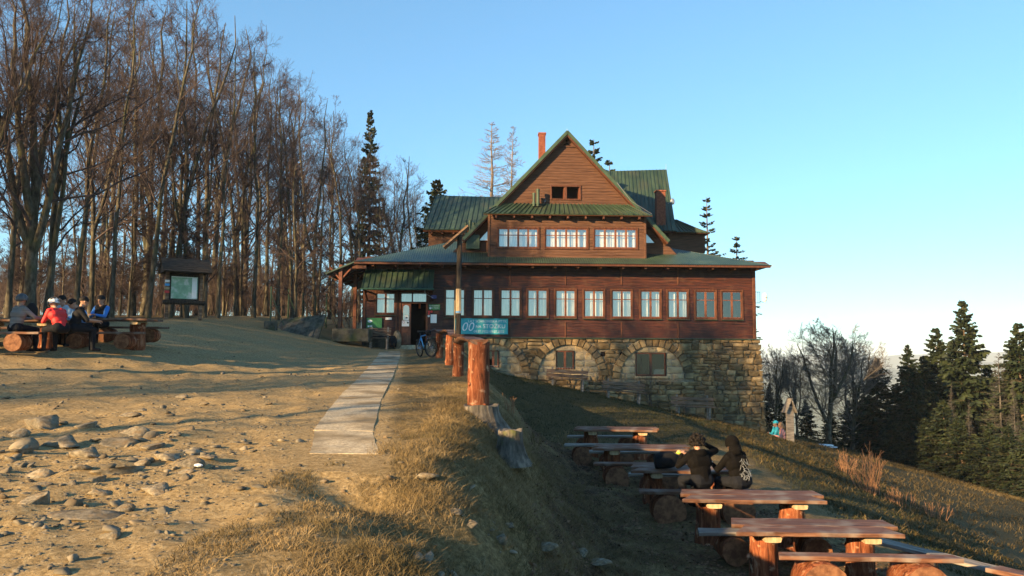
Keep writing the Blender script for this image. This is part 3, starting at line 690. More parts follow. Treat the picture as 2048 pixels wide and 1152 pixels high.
# skirt roof
sk = MB(); eL, eR = u_(967, 427, wE), u_(1305, 427, wE); sL, sR = gl, gr
A, B, C, D = (eL, wE, vS0), (eR, wE, vS0), (sR, wG, vS1), (sL, wG, vS1)
sk.slab(A, B, C, D, .06); skirt = sk.build('skirt_roof', M['trim'], hut)
panels(skirt, *[tuple(Vector(q) + Vector((0, -.01, .012))) for q in (A, B, C, D)], 34)
for k in range(9): x = uA + .35 + (uB - uA - .7) * k / 8; MB().box(x - .05, x + .05, wE + .08, wU + .05, vS0 - .18, vS0 - .06, b=.01).build('rafter_end', M['trim'], skirt)
# main steep roof, ridge running back
wB = 12.0; wF = .42
kl = k_l; ev = v_(1133, 488, 1.6)
def rk(s_, v): return ax_ + s_ * (kl if s_ < 0 else k_r) * (az_ + .12 - v)
mr_ = MB()
for s_ in (-1, 1):
    a = (rk(s_, ev), wF, ev); b = (rk(s_, ev), wB, ev); c = (ax_, wB, az_ + .12); d = (ax_, wF, az_ + .12)
    mr_.slab(*((b, a, d, c) if s_ < 0 else (a, b, c, d)), .14)
mroof = mr_.build('steep_roof', M['trim'], hut)
for s_ in (-1, 1):
    a = Vector((rk(s_, ev), wF - .01, ev)); b = Vector((rk(s_, ev), wB, ev)); c = Vector((ax_, wB, az_ + .12)); d = Vector((ax_, wF - .01, az_ + .12)); q = Vector((s_ * .012, 0, .012))
    panels(mroof, *[x + q for x in ((b, a, d, c) if s_ < 0 else (a, b, c, d))], 24)
vg = MB()
for s_ in (-1, 1):
    p0 = Vector((ax_, wF - .05, az_ + .17)); p1 = Vector((rk(s_, ev), wF - .05, ev + .05)); nrm = Vector((s_ * .7, 0, .7)) * .05
    vg.add([p0 + nrm, p1 + nrm, p1 - nrm * 2.2, p0 - nrm * 2.2, p0 + nrm + Vector((0, .12, 0)), p1 + nrm + Vector((0, .12, 0)), p1 - nrm * 2.2 + Vector((0, .12, 0)), p0 - nrm * 2.2 + Vector((0, .12, 0))],
           [(0, 1, 2, 3), (4, 7, 6, 5), (0, 4, 5, 1), (3, 2, 6, 7)])
vg.build('verge_board', M['roof_trim'], hut)
# wall and triangular lights either side of the bay, under the steep roof
wT = 1.0; vq = v_(1133, 508, wT)
for s_ in (-1, 1):
    top = v_(1133, 430, wT); a0 = (uA if s_ < 0 else uB)
    sd_ = MB(); sd_.add([(rk(s_, vq) , wT, vq), (a0, wT, vq), (a0, wT, az_ - abs(a0 - ax_) / (kl if s_ < 0 else k_r))], [(0, 1, 2) if s_ < 0 else (0, 2, 1)])
    sd_.build('side_gable_wall', M['clad_up'], hut)
for pts in (((955, 482), (976, 482), (976, 459)), ((1291, 487), (1312, 487), (1291, 464))):
    p = MB(); p.add([L(x, y, wT - .03) for x, y in pts], [(0, 1, 2)]); tw = p.build('triangular_window', M['glass'], hut)
    p = MB(); p.add([L(x, y, wT - .015) for x, y in pts], [(0, 1, 2)]); p.build('curtain', M['curtain'], tw)
    p = MB(); q = [Vector(L(x, y, wT - .04)) for x, y in pts]
    for i in range(3): p.tube([q[i], q[(i + 1) % 3]], [.035, .035], 4)
    p.build('frame', M['trim'], tw)
# ---- low corrugated roof round the ground floor
wL = -1.0
cl, crr = u_(708, 524, wL), u_(1545, 529, wL); vE = (v_(708, 524, wL) + v_(1545, 529, wL)) / 2
run = 4.4; riseR = 1.62
def low_pt(u, t): return (u, wL + run * t, vE + riseR * t)
NC = 760; V = []; us = np.linspace(cl, crr, NC); hipL, hipR = 4.6, 5.6
for i, u in enumerate(us):
    tm = max(.0, min(1, (u - cl) / hipL, (crr - u) / hipR)); off = .016 * math.cos(2 * math.pi * u / .115)
    for k in range(4):
        p = low_pt(u, tm * k / 3); V.append((p[0], p[1], p[2] + off))
ii = (np.arange(NC - 1)[:, None] * 4 + np.arange(3)[None]).ravel()
lr = link('low_roof', npmesh('low_roof', V, np.stack([ii, ii + 4, ii + 5, ii + 1], 1), M['roof_corr'], True), hut)
so_ = MB(); so_.quad((cl, wL + .03, vE - .05), (cl, .1, vE + .3), (crr, .1, vE + .3), (crr, wL + .03, vE - .05)); so_.box(cl, crr - .1, wL - .02, wL + .04, vE - .13, vE - .03, b=.008)
so_.build('eave_board', M['trim'], hut)
for k in range(18): x = cl + .9 + (crr - cl - 1.6) * k / 17; MB().box(x - .06, x + .06, wL + .12, .02, vE - .22, vE - .07, b=.012).build('rafter_end', M['trim'], lr)
# hip ends
he = MB(); hr = low_pt(crr - hipR, 1)
he.slab((crr, wL, vE), (crr, 12, vE), (crr - hipR, 12, hr[2]), hr, .05); he.build('hip_end', M['roof_corr'], hut)
pe = MB(); pl_, pz = u_(650, 546, wL), v_(650, 546, wL); hl = low_pt(cl + hipL, 1)
pe.slab((pl_, 9, pz), (pl_, wL, pz), (cl, wL, vE), (cl, 9, vE), .07); pe.slab((cl, 9, vE), (cl, wL, vE), hl, (cl + hipL, 9, hl[2]), .05)
pe.build('porch_roof', M['roof_corr'], hut)
MB().box(cl - .1, uL + .2, wL + .15, wL + .3, vE - .35, vE - .14, b=.01).build('porch_beam', M['trim'], hut)
for k in range(4): y = wL + .32 + k * 1.5; MB().slab((pl_ + .1, y + .1, pz - .1), (pl_ + .1, y, pz - .1), (uL, y, vE - .12), (uL, y + .1, vE - .12), .13).build('porch_rafter', M['trim'], hut)
for px, py, w_ in ((679, 668, wL + .25), (709, 663, 1.6)):
    u, _, v = L(px, py, w_); q = MB(); zt = vE - .16 if w_ < 0 else vE - .1
    q.box(u - .09, u + .09, w_ - .09, w_ + .09, v - .25, zt, b=.015)
    for s_ in (-1, 1): q.tube([(u, w_, zt - .75), (u + s_ * .55, w_, zt - .1)], [.05, .05], 6)
    q.build('porch_post', M['sash'], hut)
# porch awning
aw = MB(); A = L(723, 577, -1.25); B = L(866, 577, -1.25); C = L(869, 540, -.06); D = L(731, 540, -.06)
aw.slab(A, B, C, D, .05); awn = aw.build('awning_roof', M['trim'], hut); panels(awn, *[tuple(Vector(q) + Vector((0, -.02, .02))) for q in (A, B, C, D)], 13)
br = MB()
for q in (A, B): s_ = .12 if q is A else -.12; br.tube([(q[0] + s_, -.06, q[2] - .5), (q[0] + s_, -1.1, q[2] - .06)], [.05, .05], 6); br.tube([(q[0] + s_, -.06, q[2] - .05), (q[0] + s_, -1.2, q[2] - .07)], [.05, .05], 6)
br.build('awning_bracket', M['trim'], hut)
gt = MB(); gt.tube([(A[0] - .05, A[1] - .06, A[2] - .02), (B[0] + .05, B[1] - .06, B[2] - .04)], [.05, .05], 8); gt.build('gutter', M['greenpost'], hut)
# ---- rear wings
def wing(pr0, pr1, pe0, pe1, we, wr, nn, walls, verge):
    a = L(*pe0, we); b = L(*pe1, we); c = L(*pr1, wr); d = L(*pr0, wr)
    mb = MB(); mb.slab(a, b, c, d, .1); rr_ = Vector(c) - Vector(d)
    mb.slab((c[0], wr, c[2]), (d[0], wr, d[2]), (d[0], wr + (wr - we), a[2]), (c[0], wr + (wr - we), b[2]), .1)
    o = mb.build('wing_roof', M['trim'], hut)
    panels(o, *[tuple(Vector(q) + Vector((0, -.05, .06))) for q in (a, b, c, d)], nn)
    wb = MB(); u0, u1, vlo = walls; wb.box(u0, u1, we + .5, wr * 2 - we - .5, vlo, a[2] + .02); wb.build('wing_wall', M['clad_up'], hut)
    gv = MB(); gv.add([(u0, we + .55, a[2]), (u0, wr, d[2] - .2), (u0, wr * 2 - we - .55, a[2]), (u1, we + .55, b[2]), (u1, wr, c[2] - .2), (u1, wr * 2 - we - .55, b[2])], [(0, 1, 2), (3, 5, 4)]); gv.build('wing_gable', M['clad_up'], hut)
    for k in range(7): x = u0 + .2 + (u1 - u0 - .4) * k / 6; MB().box(x - .05, x + .05, we + .1, we + .52, a[2] - .16, a[2] - .06).build('rafter_end', M['trim'], o)
    rc = MB(); rc.tube([Vector(d) + Vector((0, 0, .03)), Vector(c) + Vector((0, 0, .03))], [.07, .07], 6); rc.build('ridge_cap', M['roof_trim'], hut)
    return a, b, c, d
wing((872, 394), (1030, 398), (846, 461), (1030, 462), 5.0, 8.2, 18, (u_(857, 470, 5.5), u_(1000, 470, 5.5), v_(900, 500, 5.5)), 0)
wa, wb_, wc, wd_ = wing((1190, 346), (1333, 342), (1190, 462), (1352, 464), 5.0, 9.2, 20, (u_(1230, 480, 5.5), u_(1345, 480, 5.5), v_(1300, 500, 5.5)), 0)
hp = MB(); e2 = L(1420, 466, 5.0); t2 = L(1350, 441, 6.1); e3 = (e2[0], 12, e2[2]); t3 = (t2[0], 12, t2[2])
hp.slab((wb_[0], 5.0, wb_[2]), e2, (t2[0] + .05, t2[1], t2[2]), t2, .06); hp.slab(e2, e3, t3, t2, .06); lo2 = hp.build('lean_to_roof', M['trim'], hut)
panels(lo2, (wb_[0], 4.99, wb_[2] + .012), (e2[0], 4.99, e2[2] + .012), (t2[0] + .12, t2[1], t2[2] + .02), (t2[0] - .15, t2[1], t2[2] + .02), 8)
lw = MB(); lw.box(u_(1330, 480, 5.4), u_(1410, 480, 5.4), 5.4, 12, v_(1350, 505, 5.4), e2[2] - .02); lw.build('lean_to_wall', M['clad_up'], hut)
# ---- chimneys, flues, rods
def brick_chimney(px0, px1, py0, py1, w, dep, capm):
    a, b = u_(px0, py0, w), u_(px1, py0, w); z0, z1 = v_(px0, py1, w), v_(px0, py0, w)
    q = MB(); q.box(a, b, w, w + dep, z0 - 1.2, z1, b=.01); ch = q.build('chimney', M['brick'], hut)
    q = MB(); nb = int((z1 - z0 + .6) / .085)
    for i in range(nb):
        z = z0 - .6 + i * .085; n = 3; o = (i % 2) * .5
        for k in range(-1, n + 1):
            x0 = a + (k + o) * (b - a) / n; x1 = x0 + (b - a) / n
            x0, x1 = max(x0, a) + .006, min(x1, b) - .006
            if x1 - x0 > .03: q.box(x0, x1, w - .012 - random.uniform(0, .006), w + .01, z + .008, z + .079)
    q.build('brickwork', M['brick'], ch)['kind'] = 'stuff'
    q = MB(); q.box(a - .04, b + .04, w - .05, w + dep + .04, z1, z1 + .09, b=.015); q.build('chimney_cap', M[capm], ch)
brick_chimney(1078, 1091, 268, 318, 3.5, .5, 'brick'); brick_chimney(1313, 1331, 383, 440, 5.3, .5, 'brick')
def flue(px, py0, py1, w, r, par=hut):
    u, _, z1 = L(px, py0, w); z0 = v_(px, py1, w); q = MB(); q.tube([(u, w, z0 - .1), (u, w, z1 - .08), (u, w, z1)], [r, r, r], 12)
    q.tube([(u, w, z1 - .1), (u, w, z1 - .03)], [r * 1.15, r * 1.15], 12); q.tube([(u, w, z0 - .02), (u, w, z0 + .06)], [r * 1.4, r * 1.1], 12); q.build('flue_pipe', M['roof_trim'], par, False)
flue(1068, 386, 408, .3, .075); flue(1076, 378, 408, .3, .085)
u, _, z = L(946, 488, 1.0); bx_ = MB(); bx_.box(u - .36, u + .36, .7, 1.3, z - .3, z + .45, b=.03); fb = bx_.build('flue_box', M['roof_trim'], hut)
for px, t_ in ((932, 446), (940, 441), (947, 445)): flue(px, t_, 476, 1.0, .07, fb)
rd = MB()
for px, y0, y1, w_ in ((1134, 258, 266, .8), (1153, 287, 300, 1.4), (1332, 328, 342, 9.2)): a = L(px, y0, w_); b = L(px, y1, w_); rd.tube([b, a], [.012, .008], 5)
rd.tube([L(1234, 365, .35), L(1262, 402, .35), L(1304, 428, .35)], [.012] * 3, 5); rd.build('lightning_rod', M['steel'], hut)
# snow guards along the right-hand ridge are small upright hooks
# ------------------------------------------------------------------ trees
def tubes(P_, R_, sides):
    """P_ (N,n,3) centre lines, R_ (N,n) radii -> verts, quads"""
    N, n, _ = P_.shape; T = np.gradient(P_, axis=1); T /= np.linalg.norm(T, axis=2, keepdims=True) + 1e-9
    ref = np.where(np.abs(T[..., 2:3]) > .85, np.array([1., 0, 0]), np.array([0, 0, 1.]))
    A = np.cross(T, ref); A /= np.linalg.norm(A, axis=2, keepdims=True) + 1e-9; B = np.cross(T, A)
    an = np.arange(sides) * 2 * np.pi / sides
    V = P_[:, :, None] + R_[:, :, None, None] * (A[:, :, None] * np.cos(an)[None, None, :, None] + B[:, :, None] * np.sin(an)[None, None, :, None])
    i = np.arange(N)[:, None, None]; j = np.arange(n - 1)[None, :, None]; k = np.arange(sides)[None, None]
    b = i * n * sides; k2 = (k + 1) % sides
    Q = np.stack(np.broadcast_arrays(b + j * sides + k, b + j * sides + k2, b + (j + 1) * sides + k2, b + (j + 1) * sides + k), -1)
    return V.reshape(-1, 3), Q.reshape(-1, 4)
def join(parts):
    Vs, Qs, o = [], [], 0
    for V, Q in parts: Vs.append(V); Qs.append(Q + o); o += len(V)
    return np.concatenate(Vs), np.concatenate(Qs)
def sprout(rg, P_, R_, c, t0, t1, a0, a1, l0, l1, npts, up, wob, rfac, rmin, abslen=None, flat_=0):
    """c children on every polyline of P_"""
    N, n, _ = P_.shape; t = rg.uniform(t0, t1, (N, c)); t = np.sort(t, 1)
    f = t * (n - 1); i = np.minimum(f.astype(int), n - 2); fr = (f - i)[..., None]; ar = np.arange(N)[:, None]
    p = P_[ar, i] * (1 - fr) + P_[ar, i + 1] * fr; T = P_[ar, i + 1] - P_[ar, i]; T /= np.linalg.norm(T, axis=2, keepdims=True) + 1e-9
    r = R_[ar, i] * (1 - fr[..., 0]) + R_[ar, i + 1] * fr[..., 0]
    L_ = np.linalg.norm(np.diff(P_, axis=1), axis=2).sum(1)[:, None] if abslen is None else abslen
    L_ = L_ * rg.uniform(l0, l1, (N, c)) * (1.15 - .75 * (t - t0) / (t1 - t0 + 1e-6))
    v = rg.normal(size=(N, c, 3)); v[..., 2] *= 1 - flat_; v -= T * (v * T).sum(2, keepdims=True); v /= np.linalg.norm(v, axis=2, keepdims=True) + 1e-9
    a = rg.uniform(a0, a1, (N, c))[..., None]; d = T * np.cos(a) + v * np.sin(a)
    s = np.linspace(0, 1, npts)[None, None, :, None]; Lx = L_[..., None, None]
    Q = p[:, :, None] + d[:, :, None] * s * Lx + np.array([0, 0, 1.]) * up * s ** 2 * Lx
    Q = Q + np.cumsum(rg.normal(size=(N, c, npts, 3)), axis=2) * wob * Lx / npts * (s > 0)
    rad = np.maximum(np.minimum(r * rfac, L_ * .016)[..., None] * (1 - .8 * s[..., 0]), rmin)
    return Q.reshape(N * c, npts, 3), rad.reshape(N * c, npts)
def beech_mesh(seed, H, r0, fork=0, low=.3, spread=1.0, dens=1.0, lean=(0, 0), tw=.0045):
    rg = np.random.default_rng(seed); n = 12; t = np.linspace(0, 1, n)
    stems = []
    base = np.stack([lean[0] * H * t + .012 * H * np.cumsum(rg.normal(size=n)) * t, lean[1] * H * t + .012 * H * np.cumsum(rg.normal(size=n)) * t, H * t], 1); base[0] = (0, 0, -.4)
    stems.append((base, r0 * (1 - t) ** .75 + .02)); stems[0][1][0] *= 1.5; 
    for k in range(fork):
        i = int(rg.integers(2, 5)); a = rg.uniform(0, 6.28) + k * 2.4; L_ = H * (1 - t[i]) * rg.uniform(.85, 1.02); s = np.linspace(0, 1, n); sp = rg.uniform(.14, .3)
        q = base[i] + np.stack([np.cos(a) * sp * L_ * s ** .8, np.sin(a) * sp * L_ * s ** .8, L_ * s * .95], 1) + .01 * H * np.cumsum(rg.normal(size=(n, 3)), 0) * s[:, None]
        stems.append((q, r0 * .68 * (1 - s) ** .75 + .02))
    SP = np.stack([a for a, _ in stems]); SR = np.stack([b for _, b in stems])
    trunk = tubes(SP, SR, 10); parts = []
    k1 = int(26 * dens) if fork == 0 else int(13 * dens)
    P1, R1 = sprout(rg, SP, SR, k1, low, .97, .5, 1.15, .15 * spread, .34 * spread, 7, .34, .2, .42, .012, abslen=H * .9)
    P2, R2 = sprout(rg, P1, R1, 7, .12, .98, .45, 1.0, .28, .55, 5, .12, .2, .5, .007)
    P3, R3 = sprout(rg, P2, R2, 6, .1, 1, .4, 1.0, .3, .6, 4, .08, .2, .5, tw)
    P4, R4 = sprout(rg, P3, R3, 4, .15, 1, .35, .9, .35, .75, 3, .05, .15, .5, tw * .8)
    for q, r, s in ((P1, R1, 6), (P2, R2, 4), (P3, R3, 3), (P4, R4, 3)): parts.append(tubes(q, r, s))
    top = tubes(SP[:, -3:], SR[:, -3:], 5)
    return trunk, join(parts)
BEECH = []
for sd_i, (H, r0, fk, low, sp) in enumerate([(18, .135, 0, .2, 1.0), (19, .13, 0, .26, .85), (17, .16, 2, .18, 1.0), (18, .27, 4, .16, 1.1), (16, .105, 0, .25, .8), (19, .15, 1, .22, .95)]):
    tr, cr_ = beech_mesh(100 + sd_i, H, r0, fk, low, sp, dens=1.0 if fk < 2 else .95)
    BEECH.append((npmesh('trunk', *tr, M['bark'], True), npmesh('crown', *cr_, M['twig']), H))
def plant_tree(kind, name, label, group, x, y, h, rz=0, lean=(0, 0), zoff=0, wide=1.0):
    tr, cr_, H = kind; s = h / H
    o = thing(name, label, 'tree', (x, y, zg(x, y) + zoff), rz, group); o.scale = (s * wide, s * wide, s); o.rotation_euler = (lean[0], lean[1], rz)
    link('trunk', tr, o); link('crown', cr_, o); return o
# crown tops traced along the skyline of the wood: (foot x px, distance, top y px, kind, lean)
BG = 'bare beeches of the wood'
def beech(px, Y, top, kind, label, lean=(0, 0), wide=1.0, rz=None):
    x = (px - 1024) / FPX * Y; z = zg(x, Y); ztop = P(px, top, Y).z
    return plant_tree(BEECH[kind], 'beech_tree', label, BG, x, Y, max(5., ztop - z), rz if rz is not None else random.uniform(0, 6.28), lean, 0, wide)
beech(58, 27, -60, 3, 'broad many-stemmed beech directly behind the left picnic tables', rz=.6)
beech(96, 28.5, -40, 2, 'forked mossy beech beside the broad many-stemmed one', rz=2.0)
beech(296, 36.5, -10, 1, 'straight leaning beech just left of the roofed map board, slanting to the right', lean=(0, .11), rz=0)
beech(338, 37.5, 5, 5, 'thick leaning beech rising behind the roofed map board', lean=(0, .075), rz=1.0)
beech(-60, 25, -90, 2, 'forked beech at the left edge of the picture')
random.seed(21)
ORD = 'first second third fourth fifth sixth seventh eighth ninth tenth eleventh twelfth thirteenth fourteenth fifteenth sixteenth seventeenth eighteenth nineteenth twentieth'.split()
ORD += ['twenty-' + w for w in ORD[:9]] + ['thirtieth'] + ['thirty-' + w for w in ORD[:9]]
rowA = [(20, 34, -20), (150, 35, -20), (185, 38, 10), (225, 36, -5), (262, 41, 0), (375, 38, 10), (410, 43, 20), (436, 38, 60), (470, 44, 75), (505, 41, 105), (530, 47, 120), (556, 43, 135), (588, 45, 160), (604, 52, 165), (628, 48, 190), (655, 55, 215), (684, 52, 240)]
rowB = [(40, 46, -10), (110, 50, 0), (165, 54, 30), (205, 48, 10), (245, 58, 40), (285, 50, 20), (320, 60, 45), (355, 54, 20), (392, 62, 60), (425, 57, 70), (455, 66, 100), (490, 60, 110), (520, 70, 150), (545, 64, 150), (572, 74, 175), (600, 66, 180), (640, 76, 215), (668, 68, 235), (700, 70, 262), (722, 62, 290), (735, 80, 300), (765, 66, 318), (790, 74, 322), (815, 68, 345), (838, 78, 362), (700, 90, 285), (760, 92, 330), (800, 95, 345), (848, 90, 385), (560, 90, 190), (480, 88, 140), (400, 90, 110), (300, 88, 80), (200, 88, 70), (100, 80, 60), (30, 70, 40)]
for i, (px, Y, top) in enumerate(sorted(rowA)):
    beech(px + random.uniform(-4, 4), Y, top, (0, 1, 5, 4, 0, 1)[i % 6], 'slender bare beech, %s from the left in the front row of the wood' % ORD[i], wide=random.uniform(.85, 1.05), lean=(random.uniform(-.03, .03), random.uniform(-.03, .05)))
for i, (px, Y, top) in enumerate(sorted(q for k_, q in enumerate(rowB) if k_ % 3 != 1 or q[0] > 690)):
    beech(px + random.uniform(-5, 5), Y, top + random.uniform(-8, 12), (1, 0, 4, 5, 1, 2)[i % 6], 'bare beech deeper in the wood, %s from the left of the rear trees' % ORD[i], wide=random.uniform(.9, 1.15), lean=(random.uniform(-.02, .02), random.uniform(-.03, .04)))
# understorey saplings
sap = beech_mesh(300, 7, .05, 0, .15, .9, .7, tw=.006); SAP = (npmesh('trunk', *sap[0], M['bark'], True), npmesh('crown', *sap[1], M['twig']), 7)
for i in range(45):
    px = random.uniform(5, 700); Y = random.uniform(36, 60); x = (px - 1024) / FPX * Y
    plant_tree(SAP, 'beech_sapling', 'thin beech sapling among the trunks of the wood', 'beech saplings', x, Y, random.uniform(4, 10), random.uniform(0, 6.28), (random.uniform(-.08, .08), random.uniform(-.08, .08)))
for i in range(34):
    px = -10 + i * 21 + random.uniform(-8, 8); Y = random.uniform(72, 100); x = (px - 1024) / FPX * Y
    plant_tree(SAP, 'beech_sapling', 'thin young beech far back in the wood, closing the gaps between trunks', 'beech saplings', x, Y, random.uniform(7, 11), random.uniform(0, 6.28), (0, 0), 0, 1.5)
_g = np.random.default_rng(88); nb_ = 1500; yb = _g.uniform(46, 100, nb_); xb = (_g.uniform(-40, 720, nb_) - 1024) / FPX * yb; hb_ = _g.uniform(.8, 2.6, nb_); s5 = np.linspace(0, 1, 4)[None, :, None]
db = np.stack([_g.normal(size=nb_) * .25, _g.normal(size=nb_) * .25, np.ones(nb_)], 1); Pb = np.stack([xb, yb, terrain(xb, yb) - .05], 1)[:, None] + db[:, None] * s5 * hb_[:, None, None]; Rb = np.full((nb_, 4), .014)
P2b, R2b = sprout(_g, Pb, Rb, 6, .15, 1, .4, 1.0, .3, .7, 3, .1, .12, .8, .010); P3b, R3b = sprout(_g, P2b, R2b, 3, .2, 1, .4, 1.0, .4, .8, 3, .1, .12, .8, .008)
tag(link('undergrowth', npmesh('undergrowth', *join([tubes(Pb, Rb, 3), tubes(P2b, R2b, 3), tubes(P3b, R3b, 3)]), M['twig'])), 'tangled brown undergrowth closing the floor of the wood', kind='stuff')
# trees standing outside the frame to the left, whose shadows stripe the track and the hut
SHADE = [(-18, 15.5, 14, 3), (-17, 16.6, 12, 2), (-19.5, 13.2, 13, 2), (-16.6, 14.6, 11, 3), (-21, 15, 13, 3), (-16, 12.0, 13, 2), (-17.5, -.5, 13, 4), (-27, -3, 15, 1), (-22, 1.5, 14, 4), (-36, -9, 16, 1), (-30, -4.5, 15, 0)]
_r = random.Random(12)
for q0, q1, cnt in ((-36, -28, 12), (-28, -23.5, 2), (-52, -36, 12)):      # bands across the sun's direction: those in the first shade the lower hut
    while cnt:
        sx, sy = _r.uniform(-56, -17), _r.uniform(-8, 42); qq = sx * .669 - sy * .743
        if q0 < qq < q1 and sx < -.70 * sy - 4.5 and all(math.hypot(sx - t_[0], sy - t_[1]) > 2.6 for t_ in SHADE):
            SHADE.append((sx, sy, min(17.5, 4.4 + .277 * (40 - sy) / .669 * _r.uniform(.85, 1.02)), _r.choice((0, 2, 3, 5)))); cnt -= 1
for i, (x, y, h, k) in enumerate(SHADE):
    plant_tree(BEECH[k], 'beech_tree', 'bare beech standing outside the view whose shadow falls on the track', 'beeches beside the viewpoint', x, y, h, i * 1.7)

def spruce_mesh(seed, H, dens=1.0, wid=.2, crown0=.06, needles=True, nsz=1.0, twigs=False, droop=.35):
    rg = np.random.default_rng(seed); n = 10; t = np.linspace(0, 1, n)
    st = np.stack([.006 * H * np.cumsum(rg.normal(size=n)) * t, .006 * H * np.cumsum(rg.normal(size=n)) * t, H * t], 1); st[0, 2] = -.4
    tr = tubes(st[None], (H * .013 * (1 - t) + .012)[None], 8)
    nw = int(H / .30 * dens); hs = np.linspace(crown0, .985, nw); per = 7
    h = np.repeat(hs, per) + rg.normal(size=nw * per) * .006; az = rg.uniform(0, 6.28, nw * per)
    Lb = (1 - h) ** .85 * H * wid * rg.uniform(.55, 1.2, nw * per) + .12
    lowf = np.clip((h - crown0) / .12, .6, 1); Lb *= lowf
    c = np.stack([np.interp(h, t, st[:, 0]), np.interp(h, t, st[:, 1]), h * H], 1)
    s = np.linspace(0, 1, 5)[None, :, None]; out = np.stack([np.cos(az), np.sin(az), 0 * az], 1)
    rise = (.35 * h + .05)[:, None, None] * s - (droop * (1 - h * .7))[:, None, None] * s ** 1.6 + .12 * s ** 3
    B = c[:, None] + out[:, None] * s * Lb[:, None, None] + np.array([0, 0, 1.]) * rise * Lb[:, None, None]
    br_ = tubes(B, np.maximum(.018 * (1 - s[..., 0]) * (Lb / 2)[:, None] + .005, .005), 3)
    parts = [br_]; nd = None
    if needles:
        K = 20; f = np.sort(rg.uniform(.12, 1.0, (len(h), K)), 1); fi = f * 4; i = np.minimum(fi.astype(int), 3); fr = (fi - i)[..., None]; ar = np.arange(len(h))[:, None]
        p = B[ar, i] * (1 - fr) + B[ar, i + 1] * fr; side = np.stack([-np.sin(az), np.cos(az), 0 * az], 1)[:, None]
        sg = np.where(np.arange(K) % 2 == 0, 1., -1.)[None, :, None]
        dr_ = out[:, None] * rg.uniform(.3, .9, (len(h), K, 1)) + side * sg * rg.uniform(.3, .9, (len(h), K, 1)) + np.array([0, 0, 1.]) * rg.uniform(-.75, .05, (len(h), K, 1))
        ln = (.16 + .20 * (1 - f[..., None])) * rg.uniform(.7, 1.4, (len(h), K, 1)) * nsz * np.clip(Lb[:, None, None], .45, 1.6)
        tip = p + dr_ * ln; wv = np.cross(dr_, rg.normal(size=dr_.shape)); wv /= np.linalg.norm(wv, axis=2, keepdims=True) + 1e-9; wv *= .06 * nsz * rg.uniform(.7, 1.5, ln.shape)
        V = np.stack([p - wv * .5, p + wv * .5, p * .35 + tip * .65 + wv, tip, p * .35 + tip * .65 - wv], 2).reshape(-1, 3)
        m_ = len(V) // 5; q = np.arange(m_)[:, None] * 5
        nd = (V, np.concatenate([q + np.array([[0, 1, 2, 4]]), q + np.array([[4, 2, 3, 3]])]))
    if twigs:
        P2, R2 = sprout(rg, B, np.full(B.shape[:2], .02), 12, .15, 1, .5, 1.0, .22, .5, 3, .06, .1, .5, .006, flat_=.3); parts.append(tubes(P2, R2, 3))
    return tr, join(parts), nd
def conifer(kind, name, label, group, px, Y, top, foot=None, wide=1.0, x=None):
    x = (px - 1024) / FPX * Y if x is None else x; z = zg(x, Y); h = max(2.5, P(px, top, Y).z - z)
    o = thing(name, label, 'tree', (x, Y, z), random.uniform(0, 6.28), group); s = h / kind['H']; o.scale = (s * wide, s * wide, s)
    for nm in ('trunk', 'branches', 'crown'):
        if nm in kind: link(nm, kind[nm], o)
    return o
def ck(seed, H, mtr, mbr, **kw):
    a, b, c = spruce_mesh(seed, H, **kw); d = {'H': H, 'trunk': npmesh('trunk', *a, mtr, True)}
    d['branches' if c is not None else 'crown'] = npmesh('branches', *b, mbr)
    if c is not None:
        V, Q = c; h = len(Q) // 2; me = bpy.data.meshes.new('crown')
        # quads and tip triangles in one list
        faces = [tuple(q) for q in Q[:h].tolist()] + [tuple(q[:3]) for q in Q[h:].tolist()]
        me.from_pydata(V.tolist(), [], faces); me.materials.append(M['needle']); me.update(); d['crown'] = me
    return d
SP = [ck(500, 16, M['spruce_bark'], M['spruce_bark'], wid=.27, nsz=1.5, dens=1.1, crown0=.02), ck(501, 15, M['spruce_bark'], M['spruce_bark'], wid=.25, droop=.5, nsz=1.5, crown0=.02), ck(502, 12, M['spruce_bark'], M['spruce_bark'], wid=.33, nsz=1.4, crown0=.02)]
THIN = ck(503, 14, M['spruce_bark'], M['spruce_bark'], wid=.13, dens=.85, crown0=.08, nsz=1.15)
WISP = ck(506, 14, M['spruce_bark'], M['spruce_bark'], wid=.15, dens=.55, crown0=.08, nsz=.8)
DEAD = ck(504, 13, M['dead'], M['dead'], wid=.2, dens=.8, needles=False, twigs=True, crown0=.12, droop=.6)
LARCH = ck(505, 14, M['larch'], M['larch'], wid=.22, dens=.75, needles=False, twigs=True, crown0=.1, droop=.12)
conifer(THIN, 'spruce_tree', 'tall thin spruce poking out of the beeches left of the hut', None, 733, 78, 222, wide=.9)
conifer(SP[2], 'spruce_tree', 'small spruce tip above the left rear roof of the hut', None, 887, 66, 360)
conifer(LARCH, 'larch_tree', 'taller bare larch behind the hut, left of the brick chimney', 'bare larches behind the hut', 972, 62, 245, wide=1.35)
conifer(LARCH, 'larch_tree', 'slimmer bare larch next to the brick chimney', 'bare larches behind the hut', 1027, 66, 250, wide=.85)
conifer(WISP, 'spruce_tree', 'sparse spruce behind the right slope of the main gable', None, 1184, 60, 277, wide=1.3)
conifer(WISP, 'spruce_tree', 'low sparse spruce top showing over the right rear roof', None, 1222, 64, 318, wide=1.3)
conifer(WISP, 'spruce_tree', 'thin open spruce beyond the right end of the hut', None, 1422, 62, 395, wide=1.2)
conifer(WISP, 'spruce_tree', 'short open spruce just right of the thin one behind the hut', None, 1470, 66, 472, wide=1.5)
